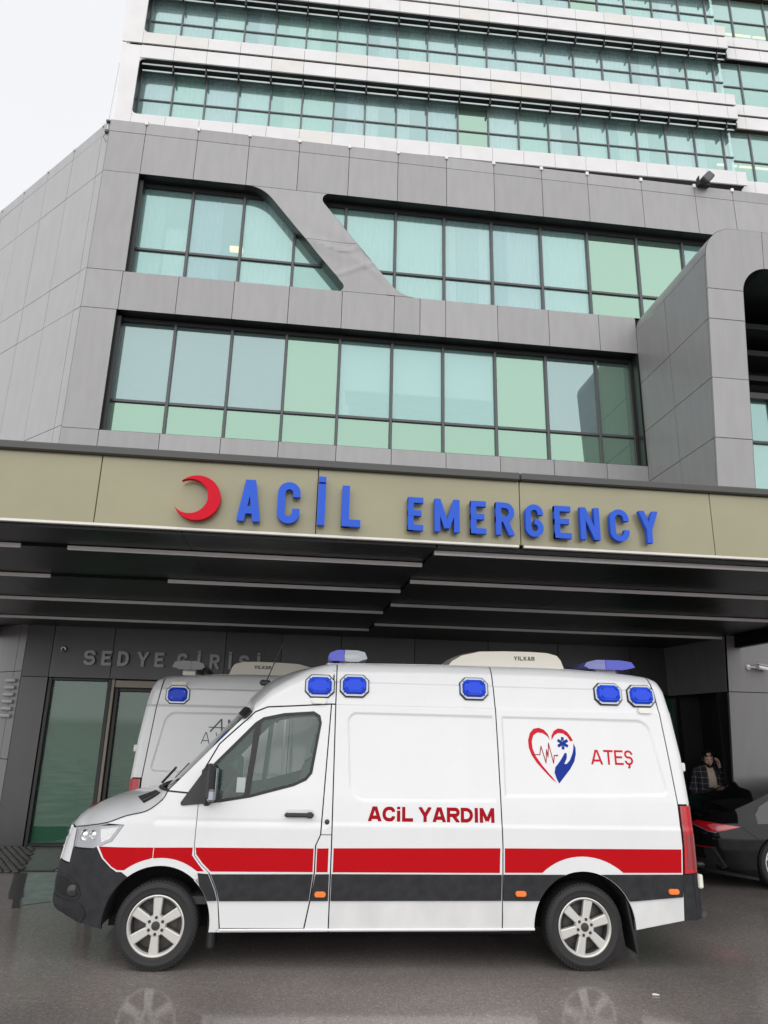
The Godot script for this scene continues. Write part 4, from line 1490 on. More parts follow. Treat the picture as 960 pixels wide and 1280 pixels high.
func wheel(parent: Node, at: Vector3, outward: float, turn: float, r := 0.345, rim_r := 0.235, width := 0.235, spokes := 6) -> void:
	var W := pivot("wheel", parent, at)
	var side := Transform3D(Basis(Vector3(1, 0, 0), Vector3(0, 0, outward), Vector3(0, 1, 0)), Vector3.ZERO)
	var h := width / 2
	var ty := MB.new()
	ty.xf = side
	var k := rim_r
	ty.lathe([Vector2(k - 0.012, -h + 0.02), Vector2(k, -h + 0.004), Vector2(k + (r - k) * 0.25, -h - 0.004), Vector2(k + (r - k) * 0.55, -h - 0.006), Vector2(k + (r - k) * 0.8, -h + 0.002), Vector2(r - 0.010, -h + 0.018), Vector2(r - 0.004, -h + 0.03), Vector2(r - 0.004, h - 0.03), Vector2(r - 0.010, h - 0.018), Vector2(k + (r - k) * 0.8, h - 0.002), Vector2(k + (r - k) * 0.55, h + 0.006), Vector2(k + (r - k) * 0.52, h + 0.003), Vector2(k + (r - k) * 0.25, h + 0.004), Vector2(k + 0.004, h), Vector2(k - 0.012, h - 0.02)], 56)
	for i in 66:
		var a := TAU * i / 66
		for row in [[-h + 0.022, -0.035], [-0.03, 0.03], [0.035, h - 0.022]]:
			var t := MB.new()
			t.xf = side * Transform3D(Basis(Vector3.UP, a + row[0] * 1.5), Vector3.ZERO)
			t.box(Vector3(r - 0.006, row[0], -0.0115), Vector3(r + 0.0015, row[1], 0.0115))
			ty.v.append_array(t.v); ty.n.append_array(t.n)
		var t2 := MB.new()
		t2.xf = side * Transform3D(Basis(Vector3.UP, a), Vector3.ZERO)
		t2.box(Vector3(r - 0.03, h - 0.016, -0.010), Vector3(r - 0.008, h - 0.008, 0.010))
		ty.v.append_array(t2.v); ty.n.append_array(t2.n)
	obj("tyre", ty, M.tyre, W)
	var rm := MB.new()
	rm.xf = side
	rm.lathe([Vector2(k - 0.03, -h + 0.03), Vector2(k - 0.03, h - 0.06), Vector2(k - 0.018, h - 0.02)], 48)
	rm.lathe([Vector2(0.0, h - 0.11), Vector2(k - 0.03, h - 0.11)], 40)
	rm.lathe([Vector2(k - 0.07, h - 0.095), Vector2(0.0, h - 0.095)], 40)
	obj("rim_barrel", rm, M.alloy_dark, W)
	var lp := MB.new()
	lp.xf = side
	lp.lathe([Vector2(k + 0.003, h - 0.012), Vector2(k + 0.004, h + 0.003), Vector2(k - 0.004, h + 0.006), Vector2(k - 0.016, h - 0.002), Vector2(k - 0.022, h - 0.03)], 56)
	obj("rim", lp, M.alloy, W)
	var sp := MB.new()
	sp.xf = Transform3D(Basis(Vector3(1, 0, 0), Vector3(0, 1, 0), Vector3(0, 0, outward)), Vector3.ZERO)
	for i in spokes:
		var a := turn + TAU * i / spokes
		var d := Vector2(cos(a), sin(a))
		var e := Vector2(-d.y, d.x)
		var w0 := 0.030 * k / 0.235
		var w1 := 0.041 * k / 0.235
		if spokes > 6:
			w0 *= 0.5; w1 *= 0.5
		var inner := 0.055 * k / 0.235
		var outer := k - 0.012
		var q := [d * inner + e * w0, d * outer + e * w1, d * outer - e * w1, d * inner - e * w0]
		var q2 := [d * inner + e * (w0 - 0.007), d * (outer - 0.004) + e * (w1 - 0.008), d * (outer - 0.004) - e * (w1 - 0.008), d * inner - e * (w0 - 0.007)]
		var zt := h - 0.012
		var zo := h - 0.006
		var lift := 0.0
		for s in 4:
			var s1 := (s + 1) % 4
			sp.quad(Vector3(q[s].x, q[s].y, zt - 0.04), Vector3(q[s1].x, q[s1].y, zt - 0.04), Vector3(q[s1].x, q[s1].y, zt), Vector3(q[s].x, q[s].y, zt))
			sp.quad(Vector3(q[s].x, q[s].y, zt), Vector3(q[s1].x, q[s1].y, zt), Vector3(q2[s1].x, q2[s1].y, zo + lift), Vector3(q2[s].x, q2[s].y, zo + lift))
		sp.quad(Vector3(q2[0].x, q2[0].y, zo), Vector3(q2[3].x, q2[3].y, zo), Vector3(q2[2].x, q2[2].y, zo), Vector3(q2[1].x, q2[1].y, zo), Vector3(0, 0, 1))
	obj("spokes", sp, M.alloy, W)
	var hub := MB.new()
	hub.xf = side
	hub.lathe([Vector2(0.086 * k / 0.235, h - 0.05), Vector2(0.086 * k / 0.235, h - 0.012), Vector2(0.078 * k / 0.235, h - 0.003), Vector2(0.036, h - 0.003)], 36)
	obj("hub", hub, M.alloy, W)
	var cap := MB.new()
	cap.xf = side
	cap.lathe([Vector2(0.036, h - 0.004), Vector2(0.034, h + 0.004), Vector2(0.0, h + 0.006)], 24)
	obj("hub_cap", cap, M.nut, W)
	for i in spokes if spokes <= 6 else 5:
		var a := turn + TAU * i / (spokes if spokes <= 6 else 5)
		var nt := MB.new()
		nt.xf = side * Transform3D(Basis(), Vector3(cos(a) * 0.064 * k / 0.235, 0, sin(a) * 0.064 * k / 0.235))
		nt.lathe([Vector2(0.0135, h - 0.02), Vector2(0.0135, h - 0.001), Vector2(0.009, h + 0.004), Vector2(0.0, h + 0.004)], 10)
		obj("wheel_nut", nt, M.nut, W)


# ---- the van
const TOP_X := [-1.23, -1.2, -1.19, -1.04, -0.89, -0.72, -0.52, -0.42, 0.62, 1.72, 2.2, 2.55, 2.69]
const TOP_Y := [2.1, 2.14, 2.2, 2.34, 2.43, 2.52, 2.58, 2.6, 2.615, 2.612, 2.59, 2.565, 2.55]
const REAR_Y := [0.4, 0.8, 1.37, 1.79, 2.21, 2.42, 2.50, 2.55]
const REAR_X := [2.955, 2.945, 2.94, 2.915, 2.865, 2.825, 2.79, 2.72]
const NOSE_Y := [0.3, 0.45, 0.6, 0.8, 1.12, 1.2]
const NOSE_X := [-2.88, -2.955, -2.96, -2.935, -2.86, -2.84]
var rec_a := PackedVector2Array()
var rec_b := PackedVector2Array()
var bonnet_side := []
var bonnet_mid := []


func inside_depth(p: PackedVector2Array, x: float, y: float) -> float:
	var best := 1e9
	for i in p.size():
		var a := p[i]
		var d := p[(i + 1) % p.size()] - a
		var q := (d.x * (y - a.y) - d.y * (x - a.x)) / maxf(d.length(), 1e-6)
		best = minf(best, q)
		if best < -0.01:
			return best
	return best


func van_w(x: float, y: float) -> float:
	var w := interp([0.25, 0.5, 0.75, 1.15, 1.4, 1.8, 2.2, 2.4, 2.62], [0.982, 0.99, 1.0, 1.0, 0.987, 0.952, 0.908, 0.88, 0.845], y)
	if x < -1.95:
		var s := clampf((x + 1.95) / (interp(NOSE_Y, NOSE_X, y) + 1.95), 0.0, 1.0)
		w *= pow(maxf(0.0, 1.0 - pow(s, 2.6)), 1.0 / 2.6)
		return w
	if y > 1.9:
		var t := interp(TOP_X, TOP_Y, x) - y
		var r := 0.13
		if t < r:
			t = maxf(t, 0.0)
			w -= r - sqrt(maxf(0.0, r * r - (r - t) * (r - t)))
	if x > 2.5:
		var e := maxf(0.0, interp(REAR_Y, REAR_X, y) - x)
		var r2 := 0.075
		if e < r2:
			w -= r2 - sqrt(maxf(0.0, r2 * r2 - (r2 - e) * (r2 - e)))
	if x > -0.45:
		w -= 0.009 * smoothstep(2.195, 2.210, y) + 0.010 * smoothstep(2.400, 2.415, y)
		w += 0.005 * (1.0 - smoothstep(1.15, 1.185, y))
		if y > 1.3 and y < 2.2:
			w -= 0.011 * smoothstep(0.0, 0.028, inside_depth(rec_a, x, y))
			w -= 0.011 * smoothstep(0.0, 0.028, inside_depth(rec_b, x, y))
	else:
		# a soft crease along the door
		w += 0.006 * (1.0 - smoothstep(1.14, 1.185, y)) - 0.004 * exp(-pow((y - 1.165) / 0.02, 2))
	return w


const WINDOW := [-1.42, 1.335, -1.15, 1.38, -0.77, 1.48, -0.66, 1.53, -0.61, 1.59, -0.545, 2.03, -0.56, 2.095, -0.62, 2.13, -0.89, 2.108, -1.08, 2.066, -1.15, 2.02, -1.585, 1.56]
const FRONT_ARCH := Vector2(-1.87, 0.36)
const REAR_ARCH := Vector2(1.86, 0.34)


func beacon(parent: Node, surf: Callable, x: float, y: float, mirror := false, w := 0.262, h := 0.2) -> void:
	var e := 0.01
	var z: float = surf.call(x, y)
	var nn := Vector3(0, -(surf.call(x, y + 0.07) - surf.call(x, y - 0.07)) / 0.14, 1).normalized()
	var up := Vector3(0, nn.z, -nn.y)
	var p := pivot("beacon_lamp", parent)
	p.transform = Transform3D(Basis(Vector3(1, 0, 0), up, nn), Vector3(x, y, z - 0.006))
	if mirror:
		p.transform = Transform3D(Basis(Vector3(-1, 0, 0), Vector3(0, up.y, -up.z), Vector3(0, nn.y, -nn.z)), Vector3(x, y, -z + 0.006))
	var oct := func(a: float, b: float, c: float): return pts([-a + c, -b, a - c, -b, a, -b + c, a, b - c, a - c, b, -a + c, b, -a, b - c, -a, -b + c])
	var gk := MB.new()
	gk.prism(oct.call(w / 2 + 0.010, h / 2 + 0.010, 0.055), 0.0, 0.012)
	obj("gasket", gk, M.rubber, p)
	var bz := MB.new()
	bz.prism(oct.call(w / 2, h / 2, 0.052), 0.0, 0.026)
	obj("bezel", bz, M.bezel, p)
	var ln := MB.new()
	var rings := [[0.017, 0.040, 0.022], [0.020, 0.040, 0.040], [0.032, 0.036, 0.054], [0.050, 0.02, 0.060]]
	for i in rings.size() - 1:
		var a: PackedVector2Array = oct.call(w / 2 - rings[i][0], h / 2 - rings[i][0], rings[i][1])
		var b: PackedVector2Array = oct.call(w / 2 - rings[i + 1][0], h / 2 - rings[i + 1][0], rings[i + 1][1])
		for k in 8:
			var k1 := (k + 1) % 8
			ln.quad(Vector3(a[k].x, a[k].y, rings[i][2]), Vector3(a[k1].x, a[k1].y, rings[i][2]), Vector3(b[k1].x, b[k1].y, rings[i + 1][2]), Vector3(b[k].x, b[k].y, rings[i + 1][2]))
	ln.prism(oct.call(w / 2 - 0.050, h / 2 - 0.050, 0.03), 0.03, 0.060)
	obj("lens", ln, M.lens_blue, p)
	var lo := MB.new()
	lo.xf = Transform3D(Basis(), Vector3(0, -h * 0.24, 0.05))
	for k in 5:
		lo.cbox(Vector3(-0.055 + k * 0.022, -0.022, -0.02), Vector3(-0.036 + k * 0.022, 0.012, 0.006), 0.003)
	obj("reflector", lo, M.lens_blue_deep, p)
	for s in [[-1, -1], [1, -1], [1, 1], [-1, 1]]:
		var sc := MB.new()
		sc.xf = Transform3D(Basis(Vector3.RIGHT, PI / 2), Vector3(s[0] * (w / 2 - 0.034), s[1] * (h / 2 - 0.034), 0.024))
		sc.lathe([Vector2(0.006, 0.0), Vector2(0.006, 0.012), Vector2(0, 0.014)], 8)
		obj("screw", sc, M.nut, p)


func capsule_lamp(parent: Node, called: String, surf: Callable, x: float, y: float, w: float, h: float, m: Material, mirror := false, depth := 0.018) -> void:
	var z: float = surf.call(x, y)
	var mb := MB.new()
	mb.prism(rounded(at2(-w / 2, -h / 2, w / 2, h / 2), h * 0.48, 6), -0.01, depth * 0.6)
	mb.prism(rounded(at2(-w / 2 + 0.006, -h / 2 + 0.006, w / 2 - 0.006, h / 2 - 0.006), h * 0.4, 6), 0.0, depth)
	var o := obj(called, mb, m, parent)
	o.transform = Transform3D(Basis(), Vector3(x, y, z)) if not mirror else Transform3D(Basis(Vector3.UP, PI), Vector3(x, y, -z))


func offset_poly(p: PackedVector2Array, d: float) -> PackedVector2Array:
	var r := Geometry2D.offset_polygon(MB.ccw(p), d)
	return r[0] if r.size() else p


func moved(p: PackedVector2Array, by: Vector2, sx := 1.0) -> PackedVector2Array:
	var q := PackedVector2Array()
	for a in p:
		q.append(Vector2(a.x * sx, a.y) + by)
	return q


func append(a: MB, b: MB) -> void:
	a.v.append_array(b.v)
	a.n.append_array(b.n)


func van() -> Node3D:
	rec_a = MB.ccw(rounded(pts([-0.27, 1.355, 1.095, 1.365, 1.095, 2.135, -0.31, 2.14]), [0.16, 0.03, 0.03, 0.09], 8))
	rec_b = MB.ccw(rounded(pts([1.16, 1.41, 2.735, 1.44, 2.61, 2.13, 1.16, 2.135]), [0.02, 0.06, 0.14, 0.02], 8))
	var w := van_w
	var R := Node3D.new()
	R.name = numbered("ambulance")
	add_child(R)
	var fa := circle(FRONT_ARCH, 0.452, 72)
	var ra := circle(REAR_ARCH, 0.462, 72)
	var win := pts(WINDOW)
	var g := -0.003
	# dark body shell behind the joints
	var under := pts([-2.3, 0.34, -2.6, 0.40, -2.9, 0.44, -2.9, 1.03, -2.6, 1.08, -2.2, 1.19, -1.93, 1.31, -1.86, 1.41, -1.21, 2.10, -1.16, 2.2, -1.02, 2.32, -0.87, 2.41, -0.7, 2.5, -0.5, 2.56, 0.62, 2.59, 1.72, 2.59, 2.2, 2.57, 2.66, 2.53, 2.79, 2.42, 2.83, 2.2, 2.9, 1.37, 2.91, 0.44, 2.34, 0.36, 1.4, 0.335, -1.36, 0.32])
	both("body_shell", shell(under, [fa, ra, offset_poly(win, -0.012)], w, -0.016, 0.05, 0.0), M.inner_dark, R)
	# panels
	both("front_wing", shell(offset_poly(pts([-2.40, 1.140, -2.225, 1.135, -2.315, 1.003, -2.41, 0.963, -2.46, 0.957, -2.39, 0.86, -2.30, 0.79, -2.25, 0.763, -2.1, 0.6, -1.5, 0.6, -1.455, 0.765, -1.53, 0.83, -1.59, 0.90, -1.60, 0.97, -1.60, 1.395, -1.875, 1.418, -1.92, 1.34, -1.97, 1.30, -2.04, 1.25, -2.21, 1.21, -2.37, 1.15]), g), [circle(FRONT_ARCH, 0.458, 72)], w), M.van_white, R)
	both("pillar_panel", shell(offset_poly(pts([-1.875, 1.425, -1.60, 1.402, -1.595, 1.58, -1.465, 1.83, -1.165, 2.12, -1.05, 2.167, -0.81, 2.182, -0.46, 2.207, -0.42, 2.207, -0.42, 2.6, -0.52, 2.58, -0.72, 2.52, -0.89, 2.43, -1.04, 2.34, -1.19, 2.20, -1.2, 2.14]), g), [], w, 0.0, 0.025), M.van_white, R)
	both("pillar_strip", shell(offset_poly(pts([-0.455, 2.2, -0.42, 2.2, -0.41, 0.98, -0.41, 0.308, -1.365, 0.302, -1.355, 0.33, -0.615, 0.33, -0.575, 0.54, -0.545, 0.78, -0.545, 0.99, -0.505, 1.08]), g), [], w), M.van_white, R)
	both("arch_piece", shell(offset_poly(pts([-1.455, 0.76, -1.385, 0.62, -1.362, 0.54, -1.335, 0.33, -1.35, 0.302, -1.45, 0.302, -1.6, 0.6, -1.6, 0.7]), g), [fa], w), M.van_white_low, R)
	both("side_panel", shell(offset_poly(pts([-0.405, 0.308, 1.11, 0.318, 1.13, 1.0, 1.11, 2.20, 1.09, 2.614, -0.415, 2.6, -0.415, 2.2, -0.405, 0.98]), g), [], w, 0.0, 0.015), M.van_white, R)
	both("rear_panel", shell(offset_poly(pts([1.115, 0.318, 2.33, 0.33, 2.77, 0.405, 2.787, 0.79, 2.805, 1.02, 2.80, 1.37, 2.73, 2.21, 2.68, 2.55, 2.55, 2.565, 2.2, 2.59, 1.72, 2.612, 1.095, 2.614, 1.115, 2.2, 1.135, 1.0]), g), [ra], w, 0.0, 0.015), M.van_white, R)
	both("rear_corner", shell(offset_poly(pts([2.69, 2.55, 2.735, 2.21, 2.805, 1.375, 2.937, 1.375, 2.912, 1.79, 2.862, 2.21, 2.82, 2.42, 2.785, 2.50, 2.715, 2.549]), g), [], w, 0.0, 0.02), M.van_white, R)
	# lower sides, dirtier
	both("lower_side", shell(pts([-0.40, 0.312, 1.105, 0.32, 1.105, 0.556, -0.395, 0.547]), [], w, 0.002, 0.05, 0.006), M.van_white_low, R)
	both("lower_side", shell(pts([1.12, 0.322, 1.45, 0.324, 1.45, 0.56, 1.122, 0.556]), [circle(REAR_ARCH, 0.464, 72)], w, 0.002, 0.04, 0.006), M.van_white_low, R)
	both("lower_side", shell(pts([2.2, 0.328, 2.33, 0.333, 2.766, 0.41, 2.77, 0.592, 2.29, 0.556, 2.2, 0.556]), [circle(REAR_ARCH, 0.464, 72)], w, 0.002, 0.04, 0.006), M.van_white_low, R)
	# sill lip under the side
	var lip := MB.new()
	lip.tube([Vector3(-1.33, 0.322, 0.992), Vector3(-0.4, 0.326, 0.992), Vector3(1.4, 0.335, 0.992)], 0.011, 8)
	both("sill_lip", lip, M.van_white, R)
	# doors
	for s in [1, -1]:
		var D := pivot("front_door", R)
		var flip := func(mb: MB): return mb if s == 1 else mb.mirrored()
		var dp := offset_poly(pts([-1.60, 1.395, -1.60, 0.97, -1.59, 0.90, -1.53, 0.83, -1.45, 0.76, -1.38, 0.62, -1.36, 0.54, -1.33, 0.335, -0.62, 0.335, -0.58, 0.54, -0.55, 0.78, -0.55, 0.99, -0.51, 1.08, -0.46, 2.20, -0.81, 2.175, -1.05, 2.16, -1.16, 2.113, -1.46, 1.825, -1.59, 1.575]), g)
		obj("door_skin", flip.call(shell(dp, [win], w, 0.0, 0.025)), M.van_white, D)
		obj("window_seal", flip.call(shell(offset_poly(win, 0.004), [offset_poly(win, -0.022)], w, 0.003, 0.03, 0.02)), M.rubber, D)
		obj("window_glass", flip.call(shell(offset_poly(win, -0.018), [], w, -0.008, 0.08, 0.0)), M.car_glass, D)
		var bar := MB.new()
		for q in Geometry2D.intersect_polygons(offset_poly(win, -0.01), pts([-1.145, 2.1, -1.215, 1.3, -1.165, 1.3, -1.09, 2.1])):
			append(bar, shell(q, [], w, 0.001, 0.05, 0.012))
		obj("window_bar", flip.call(bar), M.rubber, D)
		obj("mirror_base", flip.call(shell(rounded(pts([-1.775, 1.298, -1.40, 1.335, -1.42, 1.42, -1.575, 1.575, -1.60, 1.56]), [0.02, 0, 0, 0.01, 0.02], 4), [], w, 0.012, 0.04, 0.016)), M.plastic_dark, D)
		# handle with its recess
		var hz := van_w(-0.7, 1.245)
		var rc := MB.new()
		rc.prism(rounded(at2(-0.83, 1.205, -0.57, 1.285), 0.038, 6), hz + 0.0, hz + 0.003)
		obj("handle_recess", flip.call(rc), M.van_white_low, D)
		var hd := MB.new()
		hd.cbox(Vector3(-0.835, 1.222, hz + 0.012), Vector3(-0.575, 1.258, hz + 0.042), 0.013)
		hd.cbox(Vector3(-0.64, 1.215, hz), Vector3(-0.58, 1.265, hz + 0.046), 0.015)
		hd.cbox(Vector3(-0.83, 1.222, hz), Vector3(-0.80, 1.258, hz + 0.03), 0.01)
		obj("door_handle", flip.call(hd), M.plastic_dark, D)
		# red band and dark plastic on the door
		obj("red_band", flip.call(shell(pts([-1.588, 0.965, -1.578, 0.912, -1.518, 0.842, -1.443, 0.776, -0.563, 0.778, -0.563, 0.968]), [], w, 0.0015, 0.05, 0.0)), M.stripe_red, D)
		obj("plastic_band", flip.call(shell(pts([-1.437, 0.755, -1.372, 0.62, -1.352, 0.547, -0.586, 0.552, -0.562, 0.762]), [], w, 0.012, 0.05, 0.014)), M.cladding_plastic, D)
		# wing mirror
		var Mi := pivot("wing_mirror", R)
		var hs := MB.new()
		hs.cbox(Vector3(-1.565, 1.335, 1.05), Vector3(-1.435, 1.665, 1.24), 0.055)
		hs.cbox(Vector3(-1.56, 1.31, 1.0), Vector3(-1.47, 1.40, 1.12), 0.03)
		obj("housing", flip.call(hs), M.plastic_dark, Mi)
		var mg := MB.new()
		mg.cbox(Vector3(-1.437, 1.37, 1.08), Vector3(-1.431, 1.63, 1.215), 0.003)
		obj("mirror_glass", flip.call(mg), M.chrome, Mi)
		var mi := MB.new()
		mi.cbox(Vector3(-1.50, 1.355, 1.2), Vector3(-1.425, 1.46, 1.246), 0.02)
		obj("indicator", flip.call(mi), M.bezel, Mi)
		# headlight
		var H := pivot("headlight", R)
		var hp := pts([-2.69, 1.085, -2.45, 1.118, -2.225, 1.135, -2.315, 1.003, -2.41, 0.963, -2.49, 0.935, -2.69, 0.925])
		obj("reflector", flip.call(shell(hp, [], w, -0.012, 0.04, 0.03)), M.bezel, H)
		obj("lens", flip.call(shell(offset_poly(hp, -0.004), [], w, 0.004, 0.04, 0.01)), M.clear_lens, H)
		var lamps := MB.new()
		for c in [[-2.58, 1.03, 0.042], [-2.49, 1.04, 0.036]]:
			var lz := van_w(c[0], c[1])
			var t := MB.new()
			t.xf = Transform3D(Basis(Vector3(0, 0, 1), 0.3) * Basis(Vector3.RIGHT, PI / 2), Vector3(c[0], c[1], lz - 0.03))
			t.lathe([Vector2(c[2] * 1.2, 0.02), Vector2(c[2], 0.03), Vector2(c[2] * 0.7, 0.02), Vector2(0, 0.025)], 20)
			obj("lamp", flip.call(t), M.chrome, H)
		append(lamps, shell(pts([-2.44, 1.09, -2.27, 1.118, -2.34, 1.02, -2.42, 0.985]), [], w, -0.006, 0.04, 0.01))
		obj("indicator", flip.call(lamps), M.chrome, H)
		# front grille edge
		obj("front_panel", flip.call(shell(pts([-2.86, 0.80, -2.70, 0.80, -2.70, 1.075, -2.81, 1.06, -2.84, 1.0]), [], w, 0.004, 0.03, 0.02)), M.van_white, R)
		# fog lamp recess and bumper lip
		var fr := rounded(pts([-2.84, 0.685, -2.70, 0.69, -2.59, 0.64, -2.535, 0.54, -2.70, 0.53, -2.84, 0.535]), [0, 0.05, 0.06, 0.03, 0.02, 0])
		var F2 := pivot("fog_lamp", R)
		obj("surround", flip.call(shell(offset_poly(fr, 0.012), [offset_poly(fr, -0.006)], w, 0.012, 0.02, 0.02)), M.cladding_plastic, F2)
		obj("recess", flip.call(shell(fr, [], w, 0.012, 0.04, 0.0)), M.inner_dark, F2)
		var fl := MB.new()
		fl.xf = Transform3D(Basis(Vector3(0, 0, 1), 0.5) * Basis(Vector3.RIGHT, PI / 2), Vector3(-2.625, 0.595, van_w(-2.62, 0.6) + 0.005))
		fl.lathe([Vector2(0.05, 0.0), Vector2(0.045, 0.02), Vector2(0.0, 0.028)], 20)
		obj("lamp", flip.call(fl), M.nut, F2)
		# tail light
		var T := pivot("tail_light", R)
		var tp := pts([2.80, 0.787, 2.945, 0.80, 2.938, 1.365, 2.815, 1.365, 2.818, 1.02])
		obj("lens", flip.call(shell(offset_poly(tp, -0.003), [], w, 0.006, 0.025, 0.03)), M.lens_red, T)
		obj("lens_segment", flip.call(shell(pts([2.835, 0.83, 2.93, 0.835, 2.927, 1.12, 2.85, 1.12]), [], w, 0.009, 0.03, 0.01)), M.lens_red_dark, T)
		obj("lens_edge", flip.call(shell(pts([2.816, 1.02, 2.834, 1.02, 2.832, 1.36, 2.815, 1.362]), [], w, 0.010, 0.03, 0.01)), M.lens_red_dark, T)
	# bumper
	var bp := offset_poly(pts([-2.87, 0.41, -2.69, 0.39, -2.51, 0.345, -2.31, 0.315, -2.25, 0.5, -2.1, 0.7, -2.20, 0.765, -2.25, 0.765, -2.30, 0.79, -2.39, 0.86, -2.455, 0.95, -2.49, 0.925, -2.70, 0.915, -2.71, 0.79, -2.87, 0.79]), -0.002)
	both("front_bumper", shell(bp, [circle(FRONT_ARCH, 0.455, 72)], w, 0.006, 0.025, 0.02), M.cladding_plastic, R)
	both("bumper_lip", shell(rounded(pts([-2.87, 0.415, -2.70, 0.40, -2.52, 0.352, -2.46, 0.42, -2.53, 0.50, -2.87, 0.515]), [0, 0, 0.04, 0.06, 0.06, 0]), [], w, 0.014, 0.02, 0.02), M.cladding_plastic, R)
	# front face between the corners
	var nose := func(y: float, z: float, off: float) -> Vector3:
		var xn := interp(NOSE_Y, NOSE_X, y)
		var ww := 0.99
		return Vector3(-1.95 + (xn + 1.95) * pow(maxf(0.0, 1.0 - pow(absf(z) / ww, 2.6)), 1.0 / 2.6) - off, y, z)
	for f in [["bumper_front", 0.40, 0.80, 0.006, M.cladding_plastic, 1.0], ["grille_panel", 0.79, 1.075, 0.012, M.van_white, 1.0], ["grille", 0.83, 1.04, 0.014, M.inner_dark, 0.62]]:
		var rows := []
		for i in 9:
			var y := lerpf(f[1], f[2], i / 8.0)
			var row := []
			var ze: float = minf(van_w(-2.86 if y < 1.0 else -2.8, y) + 0.01, 0.66) * f[5]
			for j in 17:
				row.append(nose.call(y, lerpf(-ze, ze, j / 16.0), f[3]))
			rows.append(row)
		var mb := MB.new()
		mb.sheet(rows, Vector3(-1, 0, 0), 0.02)
		obj(f[0], mb, f[4], R)
	for i in 3:
		var gb := MB.new()
		var path := []
		for j in 13:
			path.append(nose.call(0.87 + 0.065 * i, lerpf(-0.33, 0.33, j / 12.0), 0.012))
		gb.tube(path, 0.013, 6)
		obj("grille_bar", gb, M.bezel, R)
	# bonnet
	var bs := [Vector3(-2.70, 1.085, 0), Vector3(-2.55, 1.115, 0), Vector3(-2.38, 1.150, 0), Vector3(-2.21, 1.212, 0), Vector3(-2.04, 1.255, 0), Vector3(-1.92, 1.345, 0), Vector3(-1.88, 1.415, 0)]
	for i in bs.size():
		bs[i].z = van_w(bs[i].x, bs[i].y) + 0.002
	var bm := [Vector3(-2.885, 1.075, 0), Vector3(-2.83, 1.15, 0), Vector3(-2.70, 1.235, 0), Vector3(-2.52, 1.31, 0), Vector3(-2.36, 1.355, 0), Vector3(-2.22, 1.385, 0), Vector3(-2.12, 1.405, 0)]
	bonnet_side = bs
	bonnet_mid = bm
	var bonnet := MB.new()
	bonnet.sheet(crown(bs, bm, 2.4, -0.992, 0.992), Vector3(0, 1, 0), 0.02)
	obj("bonnet", bonnet, M.van_white, R)
	for s in [1.0, -1.0]:
		for k in 3:
			var vt := MB.new()
			var q := crown(bs.slice(3), bm.slice(3), 2.4, s * (0.60 + 0.085 * k), s * (0.67 + 0.085 * k), 2, 6, 0.004)
			vt.sheet(q.slice(7, 16), Vector3(0, 1, 0), 0.01)
			obj("bonnet_vent", vt, M.plastic_dark, R)
	for s in [1.0, -1.0]:
		var path := []
		for i in 25:
			var p := catmull(bs, i / 4.0)
			path.append(Vector3(p.x, p.y + 0.001, p.z * s + 0.001 * s))
		var jt := MB.new()
		jt.tube(path, 0.0045, 6)
		obj("bonnet_joint", jt, M.inner_dark, R)
	# scuttle, windscreen with its dark edge
	var ws := [Vector3(-1.875, 1.425, 0.95), Vector3(-1.64, 1.66, 0.935), Vector3(-1.42, 1.89, 0.905), Vector3(-1.215, 2.125, 0.86)]
	var wm := [Vector3(-2.02, 1.42, 0), Vector3(-1.79, 1.675, 0), Vector3(-1.565, 1.925, 0), Vector3(-1.35, 2.17, 0)]
	for p in ws:
		p.z = van_w(p.x, p.y) - 0.02
	var sc := MB.new()
	sc.sheet(crown([Vector3(-1.90, 1.40, 0.955), Vector3(-1.86, 1.432, 0.95)], [Vector3(-2.13, 1.40, 0), Vector3(-2.09, 1.425, 0)], 2.4), Vector3(-0.4, 1, 0))
	obj("scuttle", sc, M.plastic_dark, R)
	var wsg := MB.new()
	wsg.sheet(crown(ws, wm, 2.0, -0.955, 0.955), Vector3(-1, 1, 0))
	obj("windscreen", wsg, M.screen_glass, R)
	for s in [1.0, -1.0]:
		var eg := MB.new()
		eg.sheet(crown(ws, wm, 2.0, s * 0.95, s * 1.03, 3, 4, 0.004), Vector3(-1, 1, 0), 0.02)
		obj("windscreen_edge", eg, M.rubber, R)
	var tb := MB.new()
	tb.sheet(crown([ws[2].lerp(ws[3], 0.75), ws[3] + Vector3(0.004, 0.005, 0)], [wm[2].lerp(wm[3], 0.75), wm[3] + Vector3(0.004, 0.005, 0)], 2.0, -1.0, 1.0, 20, 3, 0.004), Vector3(-1, 1, 0), 0.015)
	obj("windscreen_band", tb, M.rubber, R)
	for s in [0.15, -0.55]:
		var wp := MB.new()
		wp.tube([Vector3(-2.1, 1.43, s), Vector3(-1.98, 1.53, s + 0.25), Vector3(-1.88, 1.6, s + 0.55)], 0.012, 6)
		obj("wiper", wp, M.rubber, R)
	# roof
	var rs := []
	var rm := []
	for a in [[-1.205, -1.33, 2.19], [-1.19, -1.29, 2.26], [-1.04, -1.15, 2.40], [-0.89, -1.0, 2.49], [-0.72, -0.8, 2.56], [-0.52, -0.55, 2.605], [-0.42, -0.42, 2.625], [0.62, 0.62, 2.64], [1.72, 1.72, 2.637], [2.2, 2.2, 2.615], [2.55, 2.55, 2.59], [2.70, 2.70, 2.57]]:
		var y := interp(TOP_X, TOP_Y, a[0])
		rs.append(Vector3(a[0], y, van_w(a[0], y) + 0.001))
		rm.append(Vector3(a[1], a[2], 0))
	var roof := MB.new()
	roof.sheet(crown(rs, rm, 2.2), Vector3(0, 1, 0), 0.015)
	obj("roof", roof, M.van_white, R)
